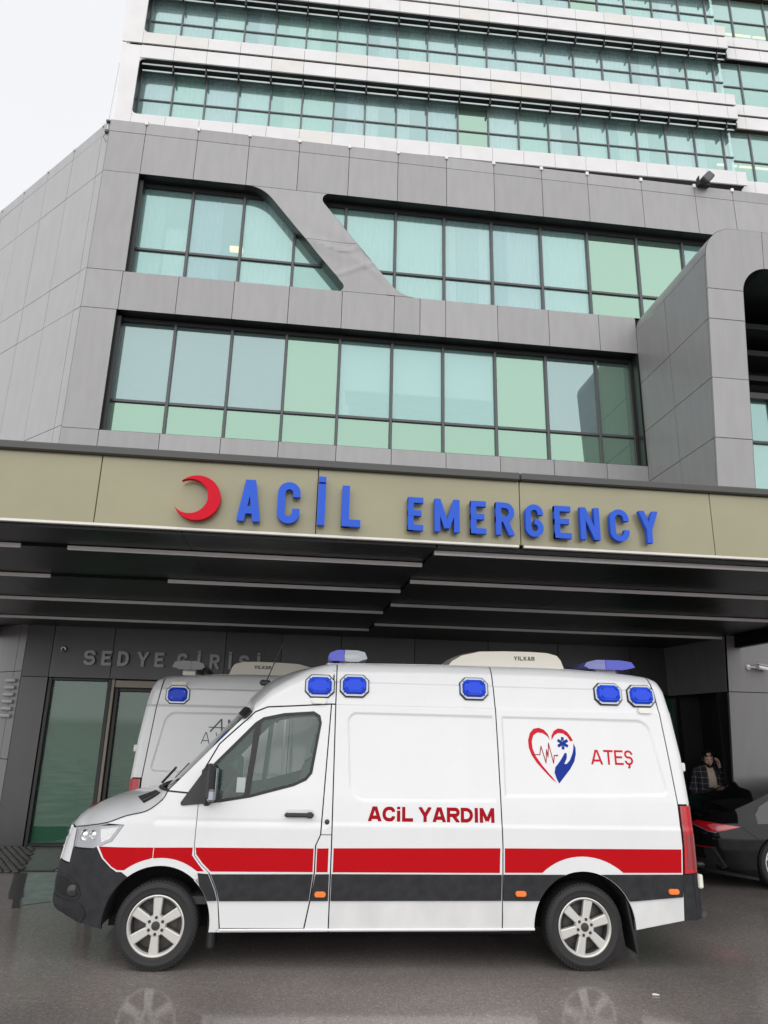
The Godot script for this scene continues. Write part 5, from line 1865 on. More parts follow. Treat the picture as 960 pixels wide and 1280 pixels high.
	# back: two doors, each with a window, and the bumper
	for s in [1, -1]:
		var flip := func(mb: MB): return mb if s == 1 else mb.mirrored()
		var D := pivot("rear_door", R)
		var rows := []
		for i in 14:
			var y := lerpf(0.62, 2.52, i / 13.0)
			var x := interp(REAR_Y, REAR_X, y)
			var row := []
			var ze: float = van_w(1.5, minf(y, 2.45)) - 0.07 - (0.04 if y > 2.45 else 0.0)
			for j in 7:
				row.append(Vector3(x + 0.002, y, lerpf(0.006, ze, j / 6.0)))
			rows.append(row)
		var mb := MB.new()
		mb.sheet(rows, Vector3(1, 0, 0), 0.02)
		obj("door_skin", flip.call(mb), M.van_white, D)
		var wn := MB.new()
		wn.sheet(rows.slice(6, 11).map(func(r): return [r[1] + Vector3(0.006, 0, 0), r[3] + Vector3(0.006, 0, 0), r[5] + Vector3(0.006, 0, 0)]), Vector3(1, 0, 0), 0.005)
		obj("window_glass", flip.call(wn), M.smoked_glass, D)
		var hn := MB.new()
		hn.cbox(Vector3(2.90, 1.66, 0.86), Vector3(2.95, 1.74, 0.91), 0.01)
		hn.cbox(Vector3(2.93, 0.95, 0.86), Vector3(2.965, 1.03, 0.91), 0.01)
		obj("hinge", flip.call(hn), M.van_white, D)
	both("rear_bumper_corner", shell(pts([2.775, 0.408, 2.96, 0.41, 2.952, 0.793, 2.79, 0.78]), [], func(x, y): return 0.985 - 0.06 * smoothstep(2.86, 2.96, x), 0.008, 0.03, 0.03), M.cladding_plastic, R)
	var rb := MB.new()
	rb.cbox(Vector3(2.86, 0.41, -0.93), Vector3(2.985, 0.74, 0.93), 0.03)
	obj("rear_bumper", rb, M.cladding_plastic, R)
	var step := MB.new()
	step.cbox(Vector3(2.9, 0.385, -0.55), Vector3(3.10, 0.43, 0.72), 0.012)
	step.tube([Vector3(3.04, 0.41, 0.5), Vector3(3.06, 0.41, 0.78)], 0.03, 8)
	obj("rear_step", step, M.frame, R)
	for s in [1, -1]:
		var mk := MB.new()
		mk.cbox(Vector3(2.955, 0.655, s * 0.9 - 0.04), Vector3(3.005, 0.775, s * 0.9 + 0.045), 0.012)
		obj("rear_marker", mk, M.lens_white, R)
	# bands along the sides
	both("red_band", shell(pts([-2.43, 0.955, -1.612, 0.965, -1.612, 0.903, -1.55, 0.83, -1.50, 0.777, -2.24, 0.777, -2.29, 0.80, -2.375, 0.868]), [circle(FRONT_ARCH, 0.52, 72)], w, 0.0015, 0.05, 0.0), M.stripe_red, R)
	both("red_band", shell(pts([-0.533, 0.778, -0.432, 0.778, -0.432, 0.97, -0.533, 0.968]), [], w, 0.0015, 0.05, 0.0), M.stripe_red, R)
	both("red_band", shell(pts([-0.388, 0.778, 1.098, 0.784, 1.108, 0.986, -0.388, 0.971]), [], w, 0.0015, 0.05, 0.0), M.stripe_red, R)
	both("red_band", shell(pts([1.143, 0.786, 2.774, 0.797, 2.79, 0.993, 1.148, 0.986]), [circle(REAR_ARCH, 0.585, 72)], w, 0.0015, 0.05, 0.0), M.stripe_red, R)
	both("plastic_band", shell(pts([-1.55, 0.763, -1.462, 0.756, -1.395, 0.62, -1.372, 0.55, -1.5, 0.545]), [circle(FRONT_ARCH, 0.456, 72)], w, 0.012, 0.04, 0.014), M.cladding_plastic, R)
	both("plastic_band", shell(pts([-0.575, 0.552, -0.42, 0.553, -0.42, 0.763, -0.538, 0.762]), [], w, 0.012, 0.05, 0.014), M.cladding_plastic, R)
	both("plastic_band", shell(pts([-0.398, 0.553, 1.106, 0.562, 1.114, 0.770, -0.398, 0.764]), [], w, 0.012, 0.05, 0.014), M.cladding_plastic, R)
	both("plastic_band", shell(pts([1.124, 0.562, 1.86, 0.562, 1.86, 0.775, 1.132, 0.771]), [circle(REAR_ARCH, 0.466, 72)], w, 0.012, 0.04, 0.014), M.cladding_plastic, R)
	both("plastic_band", shell(pts([1.86, 0.562, 2.29, 0.562, 2.768, 0.60, 2.783, 0.784, 1.86, 0.775]), [circle(REAR_ARCH, 0.466, 72)], w, 0.012, 0.04, 0.014), M.cladding_plastic, R)
	for s in [false, true]:
		for x in [[-0.49, 0.605], [1.28, 0.62], [2.68, 0.645]]:
			capsule_lamp(R, "side_marker", func(px, py): return van_w(px, py) + 0.014, x[0], x[1], 0.098, 0.046, M.lens_orange, s)
	both("flap_seam", shell(pts([-0.508, 1.077, -0.412, 1.077, -0.412, 1.083, -0.508, 1.083]), [], w, 0.0015, 0.06, 0.0), M.inner_dark, R)
	both("wing_seam", shell(pts([-1.875, 1.413, -1.60, 1.39, -1.60, 1.396, -1.875, 1.419]), [], w, 0.0015, 0.06, 0.0), M.frame, R)
	var ky := MB.new()
	ky.xf = Transform3D(Basis(Vector3.RIGHT, PI / 2), Vector3(-0.455, 1.185, van_w(-0.455, 1.185)))
	ky.lathe([Vector2(0.022, 0.0), Vector2(0.022, 0.008), Vector2(0.012, 0.014), Vector2(0, 0.014)], 16)
	both("filler_lock", ky, M.plastic_dark, R)
	# wheel housings, underside, flaps
	for c in [FRONT_ARCH, REAR_ARCH]:
		var wl := MB.new()
		var rows := []
		for i in 25:
			var a := PI * (i / 24.0 * 1.02 - 0.01)
			var p := Vector2(c.x + cos(a) * 0.456, c.y + sin(a) * 0.456)
			rows.append([Vector3(p.x, p.y, 0.55), Vector3(p.x, p.y, 0.97)])
		wl.sheet(rows, Vector3(0, -1, 0))
		wl.box(Vector3(c.x - 0.5, 0.25, 0.5), Vector3(c.x + 0.5, 0.85, 0.55))
		both("wheel_housing", wl, M.inner_dark, R)
	var ub := MB.new()
	ub.box(Vector3(-2.6, 0.30, -0.5), Vector3(2.85, 0.42, 0.5))
	ub.box(Vector3(-1.37, 0.29, -0.94), Vector3(1.38, 0.42, 0.94))
	ub.box(Vector3(2.36, 0.40, -0.94), Vector3(2.85, 0.5, 0.94))
	ub.box(Vector3(-2.5, 0.36, -0.8), Vector3(-2.35, 0.5, 0.8))
	ub.tube([Vector3(-1.87, 0.35, -0.8), Vector3(-1.87, 0.35, 0.8)], 0.06, 8)
	ub.tube([Vector3(1.86, 0.33, -0.8), Vector3(1.86, 0.33, 0.8)], 0.08, 8)
	obj("underside", ub, M.inner_dark, R)
	for s in [1, -1]:
		var fl := MB.new()
		fl.xf = Transform3D(Basis(Vector3(0, 0, 1), 0.16), Vector3(2.27, 0.5, s * 0.85))
		fl.cbox(Vector3(-0.012, -0.37, -0.13), Vector3(0.012, 0.08, 0.12), 0.005)
		obj("mud_flap", fl, M.rubber, R)
		var f2 := MB.new()
		f2.cbox(Vector3(-1.44, 0.165, s * 0.87 - 0.1), Vector3(-1.37, 0.52, s * 0.87 + 0.1), 0.02)
		obj("mud_flap", f2, M.rubber, R)
	for s in [1.0, -1.0]:
		wheel(R, Vector3(-1.87, 0.347, s * 0.855), s, PI / 2)
		wheel(R, Vector3(1.86, 0.347, s * 0.855), s, PI / 2 - 0.22)
	# cab
	var cb := MB.new()
	cb.box(Vector3(-1.95, 0.5, -0.9), Vector3(-0.46, 0.56, 0.9))
	cb.box(Vector3(-0.5, 0.5, -0.86), Vector3(-0.46, 2.3, -0.30))
	cb.box(Vector3(-0.5, 0.5, 0.30), Vector3(-0.46, 2.3, 0.86))
	cb.box(Vector3(-0.5, 0.5, -0.3), Vector3(-0.46, 1.2, 0.3))
	obj("bulkhead", cb, M.cab_grey, R)
	var ds := MB.new()
	ds.cbox(Vector3(-2.05, 1.0, -0.88), Vector3(-1.55, 1.36, 0.88), 0.08)
	ds.cbox(Vector3(-1.9, 1.2, -0.86), Vector3(-1.7, 1.40, 0.86), 0.05)
	obj("dashboard", ds, M.dash, R)
	for z in [0.48, -0.48]:
		var st := MB.new()
		st.cbox(Vector3(-1.25, 0.75, z - 0.25), Vector3(-0.7, 0.98, z + 0.25), 0.06)
		st.xf = Transform3D(Basis(Vector3(0, 0, 1), -0.2), Vector3(-0.76, 0.92, z))
		st.cbox(Vector3(-0.09, 0.0, -0.25), Vector3(0.12, 0.78, 0.25), 0.07)
		st.cbox(Vector3(-0.05, 0.80, -0.15), Vector3(0.09, 1.06, 0.15), 0.05)
		obj("seat", st, M.seat_cloth, R)
	var sw := MB.new()
	var ring := []
	var sb := Basis(Vector3(0, 0, 1), deg_to_rad(62))
	for i in 25:
		ring.append(Vector3(-1.42, 1.36, 0.45) + sb * Vector3(cos(TAU * i / 24) * 0.19, 0, sin(TAU * i / 24) * 0.19))
	sw.tube(ring, 0.018, 8)
	sw.tube([Vector3(-1.42, 1.36, 0.45), Vector3(-1.62, 1.22, 0.45)], 0.04, 8)
	sw.tube([ring[0], ring[12]], 0.02, 6)
	sw.tube([ring[6], Vector3(-1.42, 1.36, 0.45)], 0.02, 6)
	obj("steering_wheel", sw, M.dash, R)
	var pp := MB.new()
	pp.cbox(Vector3(-1.30, 1.40, 0.78), Vector3(-1.22, 1.53, 0.785), 0.002)
	obj("hanging_card", pp, M.paper, R)
	var rvm := MB.new()
	rvm.cbox(Vector3(-0.99, 2.02, 0.60), Vector3(-0.96, 2.14, 0.64), 0.01)
	obj("grab_handle", rvm, M.dash, R)
	# roof unit
	var U := pivot("roof_air_conditioner", R)
	var un := MB.new()
	var sil := [[0.70, 2.60], [0.76, 2.67], [0.86, 2.73], [1.05, 2.775], [1.3, 2.785], [1.58, 2.787], [1.76, 2.78], [1.86, 2.755], [1.90, 2.71], [1.94, 2.60]]
	var us := []
	var um := []
	for p in sil:
		us.append(Vector3(p[0], p[1] - 0.0, 0.52))
		um.append(Vector3(p[0], p[1] + 0.025 * (1.0 if p[1] > 2.65 else 0.0), 0))
	un.sheet(crown(us, um, 2.0), Vector3(0, 1, 0), 0.0)
	for s in [1.0, -1.0]:
		var prev := Vector3.ZERO
		for i in sil.size():
			var p := Vector3(sil[i][0], sil[i][1], s * 0.52)
			if i:
				un.quad(Vector3(prev.x, 2.58, s * 0.55), Vector3(p.x, 2.58, s * 0.55), p, prev, Vector3(0, 0.15, s).normalized())
			prev = p
	obj("unit_cover", un, M.unit_cream, U)
	for s in [1, -1]:
		var tx := MB.new()
		var gx := 0.0
		var k := 0
		for ch in ["Y", "I", "L", "K", "A", "R"]:
			var gw: float = 0.012 if ch == "I" else 0.034
			for p in glyph(ch, gw, 0.042, 0.009):
				tx.prism(moved(p, Vector2(gx - 0.105, 0)), 0.0, 0.002 + 0.0003 * (k % 5))
				k += 1
			gx += gw + 0.007
		var o := obj("lettering", tx, M.decal_grey, U)
		o.transform = Transform3D(Basis(), Vector3(1.51, 2.695, 0.535)) if s == 1 else Transform3D(Basis(Vector3.UP, PI), Vector3(1.51, 2.695, -0.535))
		o.rotation.x = -0.13 * s if s == 1 else 0.13
	# aerial
	var ae := MB.new()
	ae.cbox(Vector3(-1.22, 2.40, -0.05), Vector3(-1.10, 2.46, 0.05), 0.02)
	ae.tube([Vector3(-1.15, 2.45, 0), Vector3(-1.0, 2.85, 0)], 0.006, 6)
	obj("roof_aerial", ae, M.plastic_dark, R)
	return R


func light_bar(parent: Node, x0: float, x1: float, y0: float, y1: float, half: float, left: Material, right: Material, foot: float) -> void:
	var L := pivot("light_bar", parent)
	var ym := (y0 + y1) / 2
	var prof := [[0.0, 0.35], [0.10, 0.05], [0.75, 0.0], [1.0, 0.3], [0.93, 0.85], [0.72, 1.0], [0.25, 1.0], [0.06, 0.75]]
	for part in [[0.0, 0.42, left], [0.42, 1.0, right]]:
		var poly := PackedVector2Array()
		for p in prof:
			poly.append(Vector2(lerpf(x0, x1, p[0]), lerpf(y0, y1, p[1])))
		for q in Geometry2D.intersect_polygons(MB.ccw(poly), at2(lerpf(x0, x1, part[0]) + 0.002, y0 - 1, lerpf(x0, x1, part[1]) - 0.002, y1 + 1)):
			var mb := MB.new()
			mb.prism(q, -half, half)
			obj("bar_lens", mb, part[2], L)
	var inner := MB.new()
	for k in 7:
		var z := lerpf(-half + 0.08, half - 0.08, k / 6.0)
		inner.cbox(Vector3(lerpf(x0, x1, 0.2), lerpf(y0, y1, 0.25), z - 0.05), Vector3(lerpf(x0, x1, 0.8), lerpf(y0, y1, 0.7), z + 0.05), 0.015)
	obj("bar_reflectors", inner, M.bezel, L)
	var ft := MB.new()
	ft.cbox(Vector3(lerpf(x0, x1, 0.3), foot, -half * 0.8), Vector3(lerpf(x0, x1, 0.7), y0 + 0.012, half * 0.8), 0.008)
	obj("bar_foot", ft, M.unit_cream, L)


# polygons laid on the skin as print: mirror -1 puts them on the other side, reading the right way round
func print_on(parent: Node, called: String, polys: Array, m: Material, mirror := false) -> void:
	var mb := MB.new()
	var k := 0
	for p in polys:
		append(mb, shell(p, [], van_w, 0.0016 + 0.0003 * (k % 6), 0.06, 0.0))
		k += 1
	obj(called, mb.mirrored() if mirror else mb, m, parent)


func words(text: String, x: float, y: float, widths: Array, h: float, t: float, gap: float, sx := 1.0) -> Array:
	var out := []
	var gx := 0.0
	for i in text.length():
		var ch := text[i]
		var gw: float = widths[i]
		if ch != " ":
			var one := []
			for p in glyph(ch, gw, h, t):
				one.append(moved(p, Vector2(x + sx * gx, y), sx))
			out.append(one)
		gx += gw + gap
	return out


func logo(R: Node) -> void:
	# heart of two strokes and a hand, a pulse line and a small six-armed star, drawn on a 960 x 540 grid
	var to := func(a: Array) -> PackedVector2Array:
		var p := PackedVector2Array()
		for i in range(0, a.size(), 2):
			p.append(Vector2(1.42 + (650.0 + a[i] / 6.0 - 660.7) * 0.00711, 2.03 - (900.0 + a[i + 1] / 6.0 - 910.0) * 0.0071))
		return p
	var L := pivot("heart_logo", R)
	var left: PackedVector2Array = to.call([240, 148, 225, 105, 195, 72, 155, 58, 110, 66, 78, 100, 60, 155, 62, 210, 80, 265, 120, 325, 180, 390, 235, 445, 272, 470, 225, 415, 165, 345, 115, 275, 92, 215, 90, 160, 105, 118, 140, 95, 180, 98, 215, 118])
	var right: PackedVector2Array = to.call([252, 150, 255, 115, 275, 80, 310, 60, 345, 62, 385, 85, 412, 120, 428, 152, 405, 158, 385, 122, 350, 98, 310, 95, 280, 112])
	print_on(L, "heart_stroke", [left, right], M.decal_red_bright)
	var hand: PackedVector2Array = to.call([430, 172, 444, 205, 442, 255, 425, 310, 385, 370, 340, 420, 290, 476, 272, 440, 258, 395, 268, 355, 300, 320, 330, 280, 352, 246, 368, 248, 366, 285, 342, 330, 362, 328, 390, 300, 415, 250, 426, 210])
	print_on(L, "hand", [hand], M.decal_blue)
	var star := []
	var c: Vector2 = to.call([342, 173])[0]
	for i in 3:
		var a := PI / 2 + PI / 3 * i
		var d := Vector2(cos(a), sin(a)) * 0.056
		var e := Vector2(-sin(a), cos(a)) * 0.0135
		star.append(PackedVector2Array([c + d + e, c - d + e, c - d - e, c + d - e]))
	print_on(L, "star", star, M.decal_blue)
	print_on(L, "star_staff", [at2(c.x - 0.004, c.y - 0.036, c.x + 0.004, c.y + 0.03), at2(c.x - 0.016, c.y + 0.014, c.x + 0.016, c.y + 0.020)], M.paper)
	var pulse: PackedVector2Array = to.call([100, 264, 148, 264, 162, 200, 195, 325, 206, 225, 214, 280, 225, 175, 256, 325, 266, 266, 290, 268])
	print_on(L, "pulse_line", Geometry2D.offset_polyline(pulse, 0.0042, Geometry2D.JOIN_MITER, Geometry2D.END_BUTT) + [circle(to.call([288, 267])[0], 0.009, 12)], M.decal_red)


func ambulances() -> void:
	var A := van()
	A.position = Vector3(0.88, 0, -7.945)
	A.rotation.y = deg_to_rad(-2.5)
	var B: Node3D = A.duplicate()
	B.name = numbered("ambulance")
	add_child(B)
	B.position = Vector3(1.12, 0, -10.27)
	B.rotation.y = PI
	tag(A, "white ambulance in front with red band, blue beacons and ACiL YARDIM lettering", "ambulance", "ambulances under the canopy")
	tag(B, "white ambulance parked behind the first one, half hidden, with grey lettering on its side", "ambulance", "ambulances under the canopy")
	var w := van_w
	for s in [false, true]:
		for p in [[-0.575, 2.365], [-0.245, 2.375], [0.91, 2.378], [2.24, 2.362], [2.57, 2.352]]:
			beacon(A, w, p[0], p[1], s)
		for p in [[-0.575, 2.228], [2.585, 2.212]]:
			capsule_lamp(A, "scene_lamp", w, p[0], p[1], 0.14, 0.055, M.lens_white, s, 0.035)
		for p in [[2.50, 2.33], [-0.5, 2.365]]:
			beacon(B, w, p[0], p[1], s, 0.27, 0.205)
		capsule_lamp(B, "scene_lamp", w, 2.50, 2.465, 0.19, 0.045, M.unit_cream, s, 0.05)
	light_bar(A, -0.51, -0.115, 2.622, 2.735, 0.66, M.bar_blue, M.bar_clear, 2.58)
	light_bar(A, 2.12, 2.66, 2.622, 2.72, 0.6, M.bar_lilac, M.bar_blue, 2.56)
	light_bar(B, 2.24, 2.65, 2.655, 2.765, 0.6, M.bar_smoked, M.bar_smoked, 2.59)
	# print on the front ambulance
	print_each(A, words("ACiL YARDIM", -0.09, 1.195, [0.12, 0.115, 0.043, 0.1, 0.03, 0.12, 0.12, 0.118, 0.112, 0.043, 0.135], 0.124, 0.030, 0.0095), M.decal_red)
	print_each(A, words("ATEŞ", 2.01, 1.712, [0.115, 0.092, 0.085, 0.082], 0.132, 0.019, 0.012), M.decal_red_bright)
	logo(A)
	# red mark on the bonnet
	for q in [[5, 9, -0.16, -0.10], [5, 9, 0.10, 0.16], [6, 8, -0.30, 0.30], [4, 6, -0.05, 0.05], [8, 10, -0.05, 0.05]]:
		var rows := crown(bonnet_side, bonnet_mid, 2.4, q[2], q[3], 4, 4, 0.006 + 0.001 * absf(q[2]))
		var em := MB.new()
		em.sheet(rows.slice(q[0], q[1] + 1), Vector3(0, 1, 0))
		obj("bonnet_mark", em, M.decal_red_bright, A)
	# print on the rear ambulance: thin grey letters on its right side
	print_each(B, words("AVR", 2.17, 1.765, [0.11, 0.11, 0.1], 0.135, 0.011, 0.055, -1.0), M.decal_grey, true)
	var an := []
	for s in [[[2.07, 1.905, 1.945, 2.055]], [[1.93, 1.90, 1.945, 2.055]], [[1.845, 1.91, 1.86, 2.05]], [[1.86, 2.05, 1.79, 1.965]]]:
		var q: Array = s[0]
		an.append_array(Geometry2D.offset_polyline(PackedVector2Array([Vector2(q[0], q[1]), Vector2(q[2], q[3])]), 0.010, Geometry2D.JOIN_MITER, Geometry2D.END_BUTT))
	an.append_array(Geometry2D.offset_polyline(PackedVector2Array([Vector2(2.09, 1.958), Vector2(1.80, 1.950)]), 0.006, Geometry2D.JOIN_MITER, Geometry2D.END_BUTT))
	print_on(B, "emblem", an, M.decal_grey, true)


func print_each(parent: Node, letters: Array, m: Material, mirror := false) -> void:
	for one in letters:
		print_on(parent, "letter", one, m, mirror)


# ------------------------------------------------------------------ the dark car
func car_rear(y: float) -> float:
	return interp([0.15, 0.3, 0.5, 0.7, 0.85, 0.97], [0.12, 0.02, -0.05, -0.06, -0.02, 0.03], y)


func car_front(y: float) -> float:
	return interp([0.15, 0.4, 0.6, 0.8], [4.5, 4.62, 4.62, 4.4], y)


func car_w(x: float, y: float) -> float:
	var w := interp([0.13, 0.25, 0.48, 0.64, 0.66, 0.80, 0.86, 0.97, 1.2, 1.40], [0.84, 0.885, 0.905, 0.91, 0.908, 0.868, 0.845, 0.79, 0.69, 0.58], y)
	if x < 0.75:
		var r := car_rear(y)
		var s := clampf((0.75 - x) / (0.75 - r), 0.0, 1.0)
		w *= pow(maxf(0.0, 1.0 - pow(s, 2.8)), 1.0 / 2.8)
	elif x > 3.9:
		var r := car_front(y)
		var s := clampf((x - 3.9) / (r - 3.9), 0.0, 1.0)
		w *= pow(maxf(0.0, 1.0 - pow(s, 2.5)), 1.0 / 2.5)
	return w


func dark_car() -> void:
	var R := thing("dark_car", "glossy black coupe with red tail light, its back end showing right of the front ambulance", "car", Vector3(5.75, 0, -10.96))
	var a1 := circle(Vector2(1.04, 0.325), 0.37, 60)
	var a2 := circle(Vector2(3.78, 0.325), 0.37, 60)
	var edge := [0.03, 0.90, 0.2, 0.935, 0.5, 1.0, 0.8, 1.105, 1.1, 1.215, 1.5, 1.315, 2.0, 1.375, 2.6, 1.355, 3.0, 1.22, 3.4, 1.02, 3.6, 0.95, 4.2, 0.80, 4.5, 0.66]
	var out := [0.06, 0.20, 0.3, 0.165, 4.2, 0.16, 4.5, 0.2, 4.52, 0.5]
	for i in range(edge.size() - 2, -1, -2):
		out.append_array([edge[i], edge[i + 1]])
	out.append_array([0.0, 0.8, -0.03, 0.55, 0.0, 0.35])
	var qw := pts([0.775, 0.825, 0.79, 0.95, 0.90, 1.06, 1.2, 1.19, 1.6, 1.275, 2.1, 1.31, 2.6, 1.275, 2.95, 1.13, 3.22, 0.93, 3.2, 0.88, 2.0, 0.855])
	both("body_side", shell(pts(out), [a1, a2, qw], car_w, 0.0, 0.035, 0.03), M.car_black, R)
	both("side_window", shell(offset_poly(qw, -0.004), [], car_w, -0.008, 0.06, 0.01), M.smoked_glass, R)
	for s in [1, -1]:
		var flip := func(mb: MB): return mb if s == 1 else mb.mirrored()
		var T := pivot("tail_light", R)
		var tp := pts([-0.005, 0.80, 0.07, 0.842, 0.52, 0.792, 0.19, 0.708, 0.12, 0.715])
		obj("lens", flip.call(shell(tp, [], car_w, 0.008, 0.025, 0.02)), M.lens_red, T)
		obj("lens_glow", flip.call(shell(pts([0.13, 0.79, 0.2, 0.815, 0.49, 0.79, 0.22, 0.73, 0.17, 0.735]), [], car_w, 0.011, 0.025, 0.006)), M.car_tail, T)
		obj("chrome_line", flip.call(shell(pts([0.0, 0.79, 0.12, 0.708, 0.20, 0.70, 0.20, 0.708, 0.125, 0.717, 0.015, 0.797]), [], car_w, 0.012, 0.03, 0.004)), M.bezel, T)
		obj("bumper_vent", flip.call(shell(pts([0.075, 0.50, 0.14, 0.50, 0.27, 0.29, 0.24, 0.275, 0.12, 0.33, 0.085, 0.42]), [], car_w, 0.006, 0.03, 0.02)), M.inner_dark, R)
		obj("vent_blade", flip.call(shell(pts([0.13, 0.525, 0.165, 0.525, 0.30, 0.285, 0.25, 0.255, 0.24, 0.275, 0.27, 0.29]), [], car_w, 0.02, 0.03, 0.02)), M.car_grey, R)
		obj("skirt", flip.call(shell(pts([0.10, 0.215, 0.45, 0.17, 0.69, 0.135, 0.69, 0.165, 0.46, 0.20, 0.13, 0.25]), [], car_w, 0.03, 0.03, 0.03)), M.car_grey, R)
		# seams of the bumper and the door
		for l in [[0.52, 0.79, 0.70, 0.66, 0.79, 0.58], [2.05, 0.86, 2.08, 0.5, 1.98, 0.24]]:
			var q := PackedVector2Array()
			for i in range(0, l.size(), 2):
				q.append(Vector2(l[i], l[i + 1]))
			for o in Geometry2D.offset_polyline(q, 0.003):
				obj("seam", flip.call(shell(o, [], car_w, 0.0015, 0.05, 0.0)), M.inner_dark, R)
		var hd := MB.new()
		hd.cbox(Vector3(1.83, 0.78, car_w(1.9, 0.79) - 0.01), Vector3(2.02, 0.805, car_w(1.9, 0.79) + 0.025), 0.008)
		obj("door_handle", flip.call(hd), M.car_grey, R)
		var mr := MB.new()
		mr.cbox(Vector3(3.0, 0.93, 0.86), Vector3(3.18, 1.05, 1.05), 0.05)
		obj("wing_mirror", flip.call(mr), M.car_black, R)
		wheel(R, Vector3(1.04, 0.325, s * 0.79), s, 0.3, 0.325, 0.245, 0.225, 10)
		wheel(R, Vector3(3.78, 0.325, s * 0.79), s, 0.1, 0.325, 0.245, 0.225, 10)
	# top: boot lid, rear window, roof, windscreen, bonnet
	var mid := [-0.04, 0.955, 0.22, 0.985, 0.42, 1.075, 0.98, 1.27, 1.5, 1.365, 2.1, 1.415, 2.6, 1.40, 3.05, 1.245, 3.5, 1.02, 4.2, 0.86, 4.58, 0.68]
	var sdx := [0.03, 0.90, 0.2, 0.935, 0.45, 0.99, 0.98, 1.17, 1.5, 1.315, 2.1, 1.375, 2.6, 1.355, 3.0, 1.22, 3.4, 1.02, 4.2, 0.80, 4.5, 0.66]
	var sv := []
	var mv := []
	for i in range(0, mid.size(), 2):
		var z := car_w(sdx[i], sdx[i + 1])
		if i == 0:
			z = car_w(0.16, 0.9)
		sv.append(Vector3(sdx[i], sdx[i + 1], z + 0.001))
		mv.append(Vector3(mid[i], mid[i + 1], 0))
	for part in [["boot_lid", 0, 3, M.car_black], ["rear_window", 2, 4, M.car_window], ["roof", 3, 7, M.car_black], ["windscreen", 6, 9, M.car_window], ["bonnet", 8, 11, M.car_black]]:
		var a := maxi(0, part[1])
		var q := crown(sv.slice(a, part[2] + 0), mv.slice(a, part[2] + 0), 2.2, -1.0, 1.0, 18, 5)
		var mb := MB.new()
		mb.sheet(q, Vector3(0, 1, 0))
		obj(part[0], mb, part[3], R)
	# tail: a curved face from side to side
	var tail := func(y: float, z: float) -> Vector3:
		var ww := interp([0.13, 0.25, 0.48, 0.64, 0.66, 0.80, 0.86, 0.97], [0.84, 0.885, 0.905, 0.91, 0.908, 0.868, 0.845, 0.79], y)
		return Vector3(0.75 - (0.75 - car_rear(y)) * pow(maxf(0.0, 1.0 - pow(absf(z) / ww, 2.8)), 1.0 / 2.8), y, z)
	for f in [["rear_panel", 0.30, 0.955, 0.0, M.car_black, 0.78], ["diffuser", 0.16, 0.36, 0.02, M.inner_dark, 0.7], ["light_strip", 0.785, 0.81, 0.008, M.lens_red, 0.74], ["reflector_strip", 0.505, 0.52, 0.008, M.lens_red_dark, 0.76]]:
		var rows := []
		for i in 8:
			var row := []
			for j in 25:
				var p: Vector3 = tail.call(lerpf(f[1], f[2], i / 7.0), lerpf(-f[5], f[5], j / 24.0))
				row.append(p - Vector3(f[3], 0, 0))
			rows.append(row)
		var mb := MB.new()
		mb.sheet(rows, Vector3(-1, 0, 0), 0.01)
		obj(f[0], mb, f[4], R)
	for s in [1.0, -1.0]:
		var ex := MB.new()
		ex.xf = Transform3D(Basis(Vector3(0, 0, 1), PI / 2), Vector3(0.0, 0.27, s * 0.52))
		ex.lathe([Vector2(0.036, 0.0), Vector2(0.045, 0.005), Vector2(0.047, -0.1), Vector2(0.036, -0.1)], 20)
		obj("exhaust_tip", ex, M.nut, R)
	var ub := MB.new()
	ub.box(Vector3(0.4, 0.2, -0.75), Vector3(4.2, 0.45, 0.75))
	ub.box(Vector3(1.5, 0.45, -0.75), Vector3(3.2, 0.7, 0.75))
	ub.box(Vector3(0.6, 0.4, -0.55), Vector3(1.5, 0.8, 0.55))
	obj("underside", ub, M.inner_dark, R)


